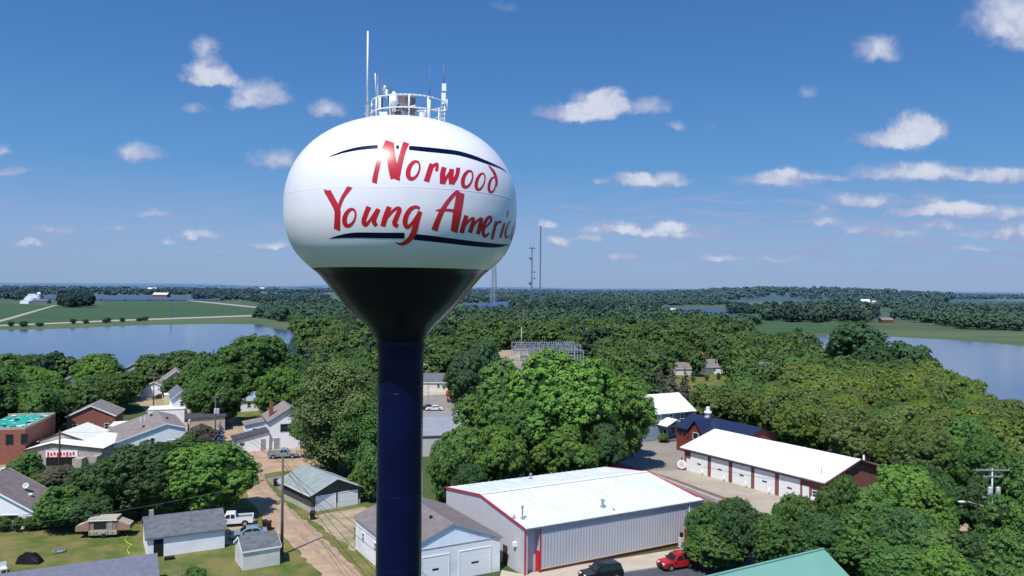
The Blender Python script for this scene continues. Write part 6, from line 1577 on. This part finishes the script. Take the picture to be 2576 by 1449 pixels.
for nm, poly, spc, hr, rr2, tones, stem in WOODS:
    wp = [P(*q) for q in poly]; xs = [p[0] for p in wp]; ys = [p[1] for p in wp]
    y = min(ys); row = 0
    while y < max(ys):
        x = min(xs) + (row % 2) * spc * .5
        while x < max(xs):
            X, Y = x + wr.uniform(-.38, .38)*spc, y + wr.uniform(-.38, .38)*spc
            if inpoly(X, Y, wp):
                H, Rw = wr.uniform(*hr), wr.uniform(*rr2)
                ok = all((X-a)**2 + (Y-b_)**2 > (Rw*.55 + c_*.6)**2 for a, b_, c_ in TREES[:80])
                if ok:
                    for _ in range(4):
                        if clear(X, Y, H, Rw): break
                        H *= .84; Rw *= .9
                    else: ok = False
                sx_ = proj(X, Y, H)[0]
                if ok and -90 < sx_ < 2670: cand.append((H * Rw / Y**2, X, Y, H, Rw, wr.choice(tones), nm, stem))
            x += spc
        y += spc * .87; row += 1
cand.sort(reverse=True)
NIND = max(0, 292 - len(TREES))
from collections import Counter
TCL = Counter((c[6], c[5]) for c in cand[:NIND])
for c in cand[:NIND]:
    _, X, Y, H, Rw, tone, nm, stem = c
    lab = ('%s tree ' % TN[tone]) + stem
    if TCL[(nm, tone)] == 1: add_tree(X, Y, H, Rw, tone, 'the one ' + lab)
    else: add_tree(X, Y, H, Rw, tone, lab, '%s trees %s' % (TN[tone], stem))
# --- merged woods
def bulk(name, items, mats, key='lo', leafk=None):
    """items: x, y, H, Rw, slot, z0"""
    if not items: return
    rg = np.random.default_rng(len(items)); prot = leafk
    Vs, Fs, Ms = [], [], []; o = 0
    for (x, y, H, Rw, slot, z) in items:
        V, F, mi = prot[rg.integers(len(prot))]
        a = rg.uniform(0, 6.28); c, s = math.cos(a), math.sin(a)
        k = Rw/5.2; q = np.stack([(V[:, 0]*c - V[:, 1]*s)*k + x, (V[:, 0]*s + V[:, 1]*c)*k + y, V[:, 2]*H/10.9 + z], 1)
        Vs.append(q); Fs.append(F + o); o += len(V); Ms.append(np.where(mi == 1, len(mats)-1, slot))
    me = fixtri(np.concatenate(Vs), np.concatenate(Fs), np.concatenate(Ms), name, mats)
    ob = bpy.data.objects.new(name, me); COL.objects.link(ob); return ob
PR1 = [crown(200+s, lobes=10, clumps=150, per=10, leaf=.50, crad=.8, sub=1, shape='tall' if s % 2 else 'round') for s in range(6)]
PR2 = [crown(220+s, lobes=6, clumps=40, per=6, leaf=1.25, crad=1.3, sub=1) for s in range(5)]
by = {}
for c in cand[NIND:]: by.setdefault(c[6], []).append(c)
for nm, cs in by.items():
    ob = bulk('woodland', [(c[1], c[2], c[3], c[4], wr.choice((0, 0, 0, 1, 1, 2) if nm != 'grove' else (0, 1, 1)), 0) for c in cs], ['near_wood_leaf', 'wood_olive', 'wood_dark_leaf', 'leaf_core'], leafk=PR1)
    print('WOOD', nm, len(cs))
    tag(ob, {'left shore': 'band of trees along the near shore of the left lake', 'left town': 'tree mass among the houses at far left', 'stem left': 'tree mass behind the airy willow', 'stem right': 'tree mass between stem and ball field',
             'centre': 'tree mass between substation and blue house', 'grove': 'back of the olive grove toward the right lake', 'right far': 'tree mass between far lawn and right lake', 'front right': 'tree mass at the lower right', 'middle far': 'wood stretching behind the substation'}[nm], 'woodland', kind='stuff')
# far woods, sampled over the picture: name, polygon of tree feet (photo px), count, size factor, slot dark?
def zground(x, y): return 0.0
FAR = [
 ('horizon woods at left', [(-120, 722), (840, 724), (840, 738), (560, 742), (250, 744), (-120, 742)], 900, 1, 14),
 ('horizon woods at right', [(1080, 727), (2700, 739), (2700, 752), (2200, 756), (1800, 752), (1080, 748)], 2600, 0, 17),
 ('wooded hill at right', [(1500, 745), (1850, 741), (2150, 742), (2400, 752), (2400, 764), (2140, 763), (1960, 756), (1850, 757), (1700, 763), (1500, 760)], 1300, 0, 19),
 ('dark wood right of the left crop field', [(486, 745), (700, 748), (820, 752), (830, 770), (700, 768), (600, 757), (486, 755)], 420, 1, 13),
 ('bright wood beyond the left lake point', [(660, 780), (840, 775), (940, 800), (960, 842), (880, 850), (800, 828), (700, 808), (650, 800)], 420, 0, 12),
 ('wood behind the lattice tower', [(1080, 745), (1350, 748), (1600, 752), (1600, 764), (1350, 758), (1200, 764), (1080, 770)], 380, 0, 13),
 ('dark wood behind the masts', [(1290, 778), (1400, 772), (1560, 778), (1660, 790), (1640, 806), (1500, 806), (1330, 796), (1285, 790)], 420, 1, 15),
 ('wood in front of the masts', [(1060, 800), (1250, 790), (1450, 800), (1700, 800), (1840, 822), (1830, 850), (1500, 850), (1250, 850), (1040, 850), (980, 845)], 620, 0, 12),
 ('dark wood left of the lake barn', [(1910, 790), (2000, 783), (2160, 785), (2215, 800), (2180, 812), (2000, 812), (1910, 806)], 300, 1, 17),
 ('wood right of the lake barn', [(2240, 790), (2400, 788), (2500, 800), (2576, 812), (2680, 820), (2600, 836), (2420, 828), (2300, 812), (2245, 806)], 210, 0, 12),
 ('trees on the slope above the right fields', [(2200, 768), (2470, 775), (2650, 770), (2650, 790), (2480, 790), (2380, 786), (2200, 776)], 150, 0, 13),
 ('thin tree belt behind the light field at right', [(1500, 765), (1820, 762), (1830, 768), (1640, 771), (1500, 772)], 160, 0, 13),
 ('clump of trees beside the dark solar field', [(1832, 780), (1912, 780), (1920, 794), (1840, 797)], 45, 1, 13),
 ('scattered trees across the far pasture at right', [(2000, 776), (2200, 777), (2220, 786), (2010, 785)], 60, 0, 12),
 ('scattered trees on the marsh edge at right centre', [(1800, 806), (1900, 802), (1930, 818), (1850, 836), (1790, 832)], 50, 0, 9),
 ('trees behind the left farm', [(-60, 748), (60, 750), (110, 750), (60, 757), (-60, 757)], 60, 1, 15),
]
fr = random.Random(5)
for lab, poly, cnt, dk, hh in FAR:
    items = []; x0, x1 = min(p[0] for p in poly), max(p[0] for p in poly); y0, y1 = min(p[1] for p in poly), max(p[1] for p in poly)
    tries = 0
    while len(items) < cnt and tries < cnt*40:
        tries += 1
        px, py = fr.uniform(x0, x1), fr.uniform(y0, y1)
        if not inpoly(px, py, poly): continue
        X, Y = P(px, py + (px-1288)*0.0)
        z = 0.0
        Rw = max(5.5, 5.6 * Y / FPX * fr.uniform(.7, 1.9)); H = hh * fr.uniform(.55, 1.1) * (1 + Y/16000)
        z = max(0, hill_h(X, Y) - 1.0)
        items.append((X, Y, H, Rw, fr.choice((0, 0, 1)), z))
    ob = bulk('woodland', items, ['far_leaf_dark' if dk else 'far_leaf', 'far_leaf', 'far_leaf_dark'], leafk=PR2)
    tag(ob, lab, 'woodland', kind='stuff')
# round copse by the silo, and hedge bushes along the far shore
cp = []
for i in range(46):
    X, Y = P(fr.uniform(155, 236), fr.uniform(768, 774)); cp.append((X, Y, fr.uniform(15, 20), fr.uniform(6.5, 9), 0, 0))
tag(bulk('copse', cp, ['far_leaf_dark', 'leaf_core'], leafk=PR1), 'rounded dark copse standing alone in the left crop field', 'woodland', kind='stuff')
hb = []
for px, py in [(28, 822), (60, 823), (100, 822), (184, 816), (216, 815), (265, 813), (272, 812), (308, 811), (350, 809), (365, 808), (820, 842), (640, 800), (655, 798), (700, 800), (715, 806), (735, 812), (690, 796)]:
    X, Y = P(px, py); hb.append((X, Y, fr.uniform(3, 5), fr.uniform(2.5, 3.6), 0, 0))
tag(bulk('shore_bushes', hb, ['far_leaf_dark', 'leaf_core'], leafk=PR1), 'low bushes dotted along the far shore road', 'bushes', kind='stuff')
for i in range(0):
    pass
# spruces of the middle distance
for i, (px, top, base, w) in enumerate([(1185, 790, 862, 28), (1208, 782, 865, 30), (1232, 778, 868, 32), (1262, 780, 868, 30), (1290, 784, 872, 28), (1322, 790, 868, 28), (1352, 800, 868, 26), (1470, 800, 885, 30), (1496, 806, 890, 32), (1445, 812, 890, 28), (1515, 820, 892, 28), (1400, 812, 884, 24), (1160, 796, 862, 26)]):
    X, Y = P(px, base); z = Pd(px, top, Y)[2]
    add_tree(X, Y, z, w*Y/FPX/2, 'leaf_brown' if i < 6 else 'leaf_spruce', ('reddish brown spruce in the row left of the substation' if i < 6 else 'grey green spruce behind the substation'), ('brown spruces left of the substation' if i < 6 else 'grey green spruces behind the substation'), key='conmid')
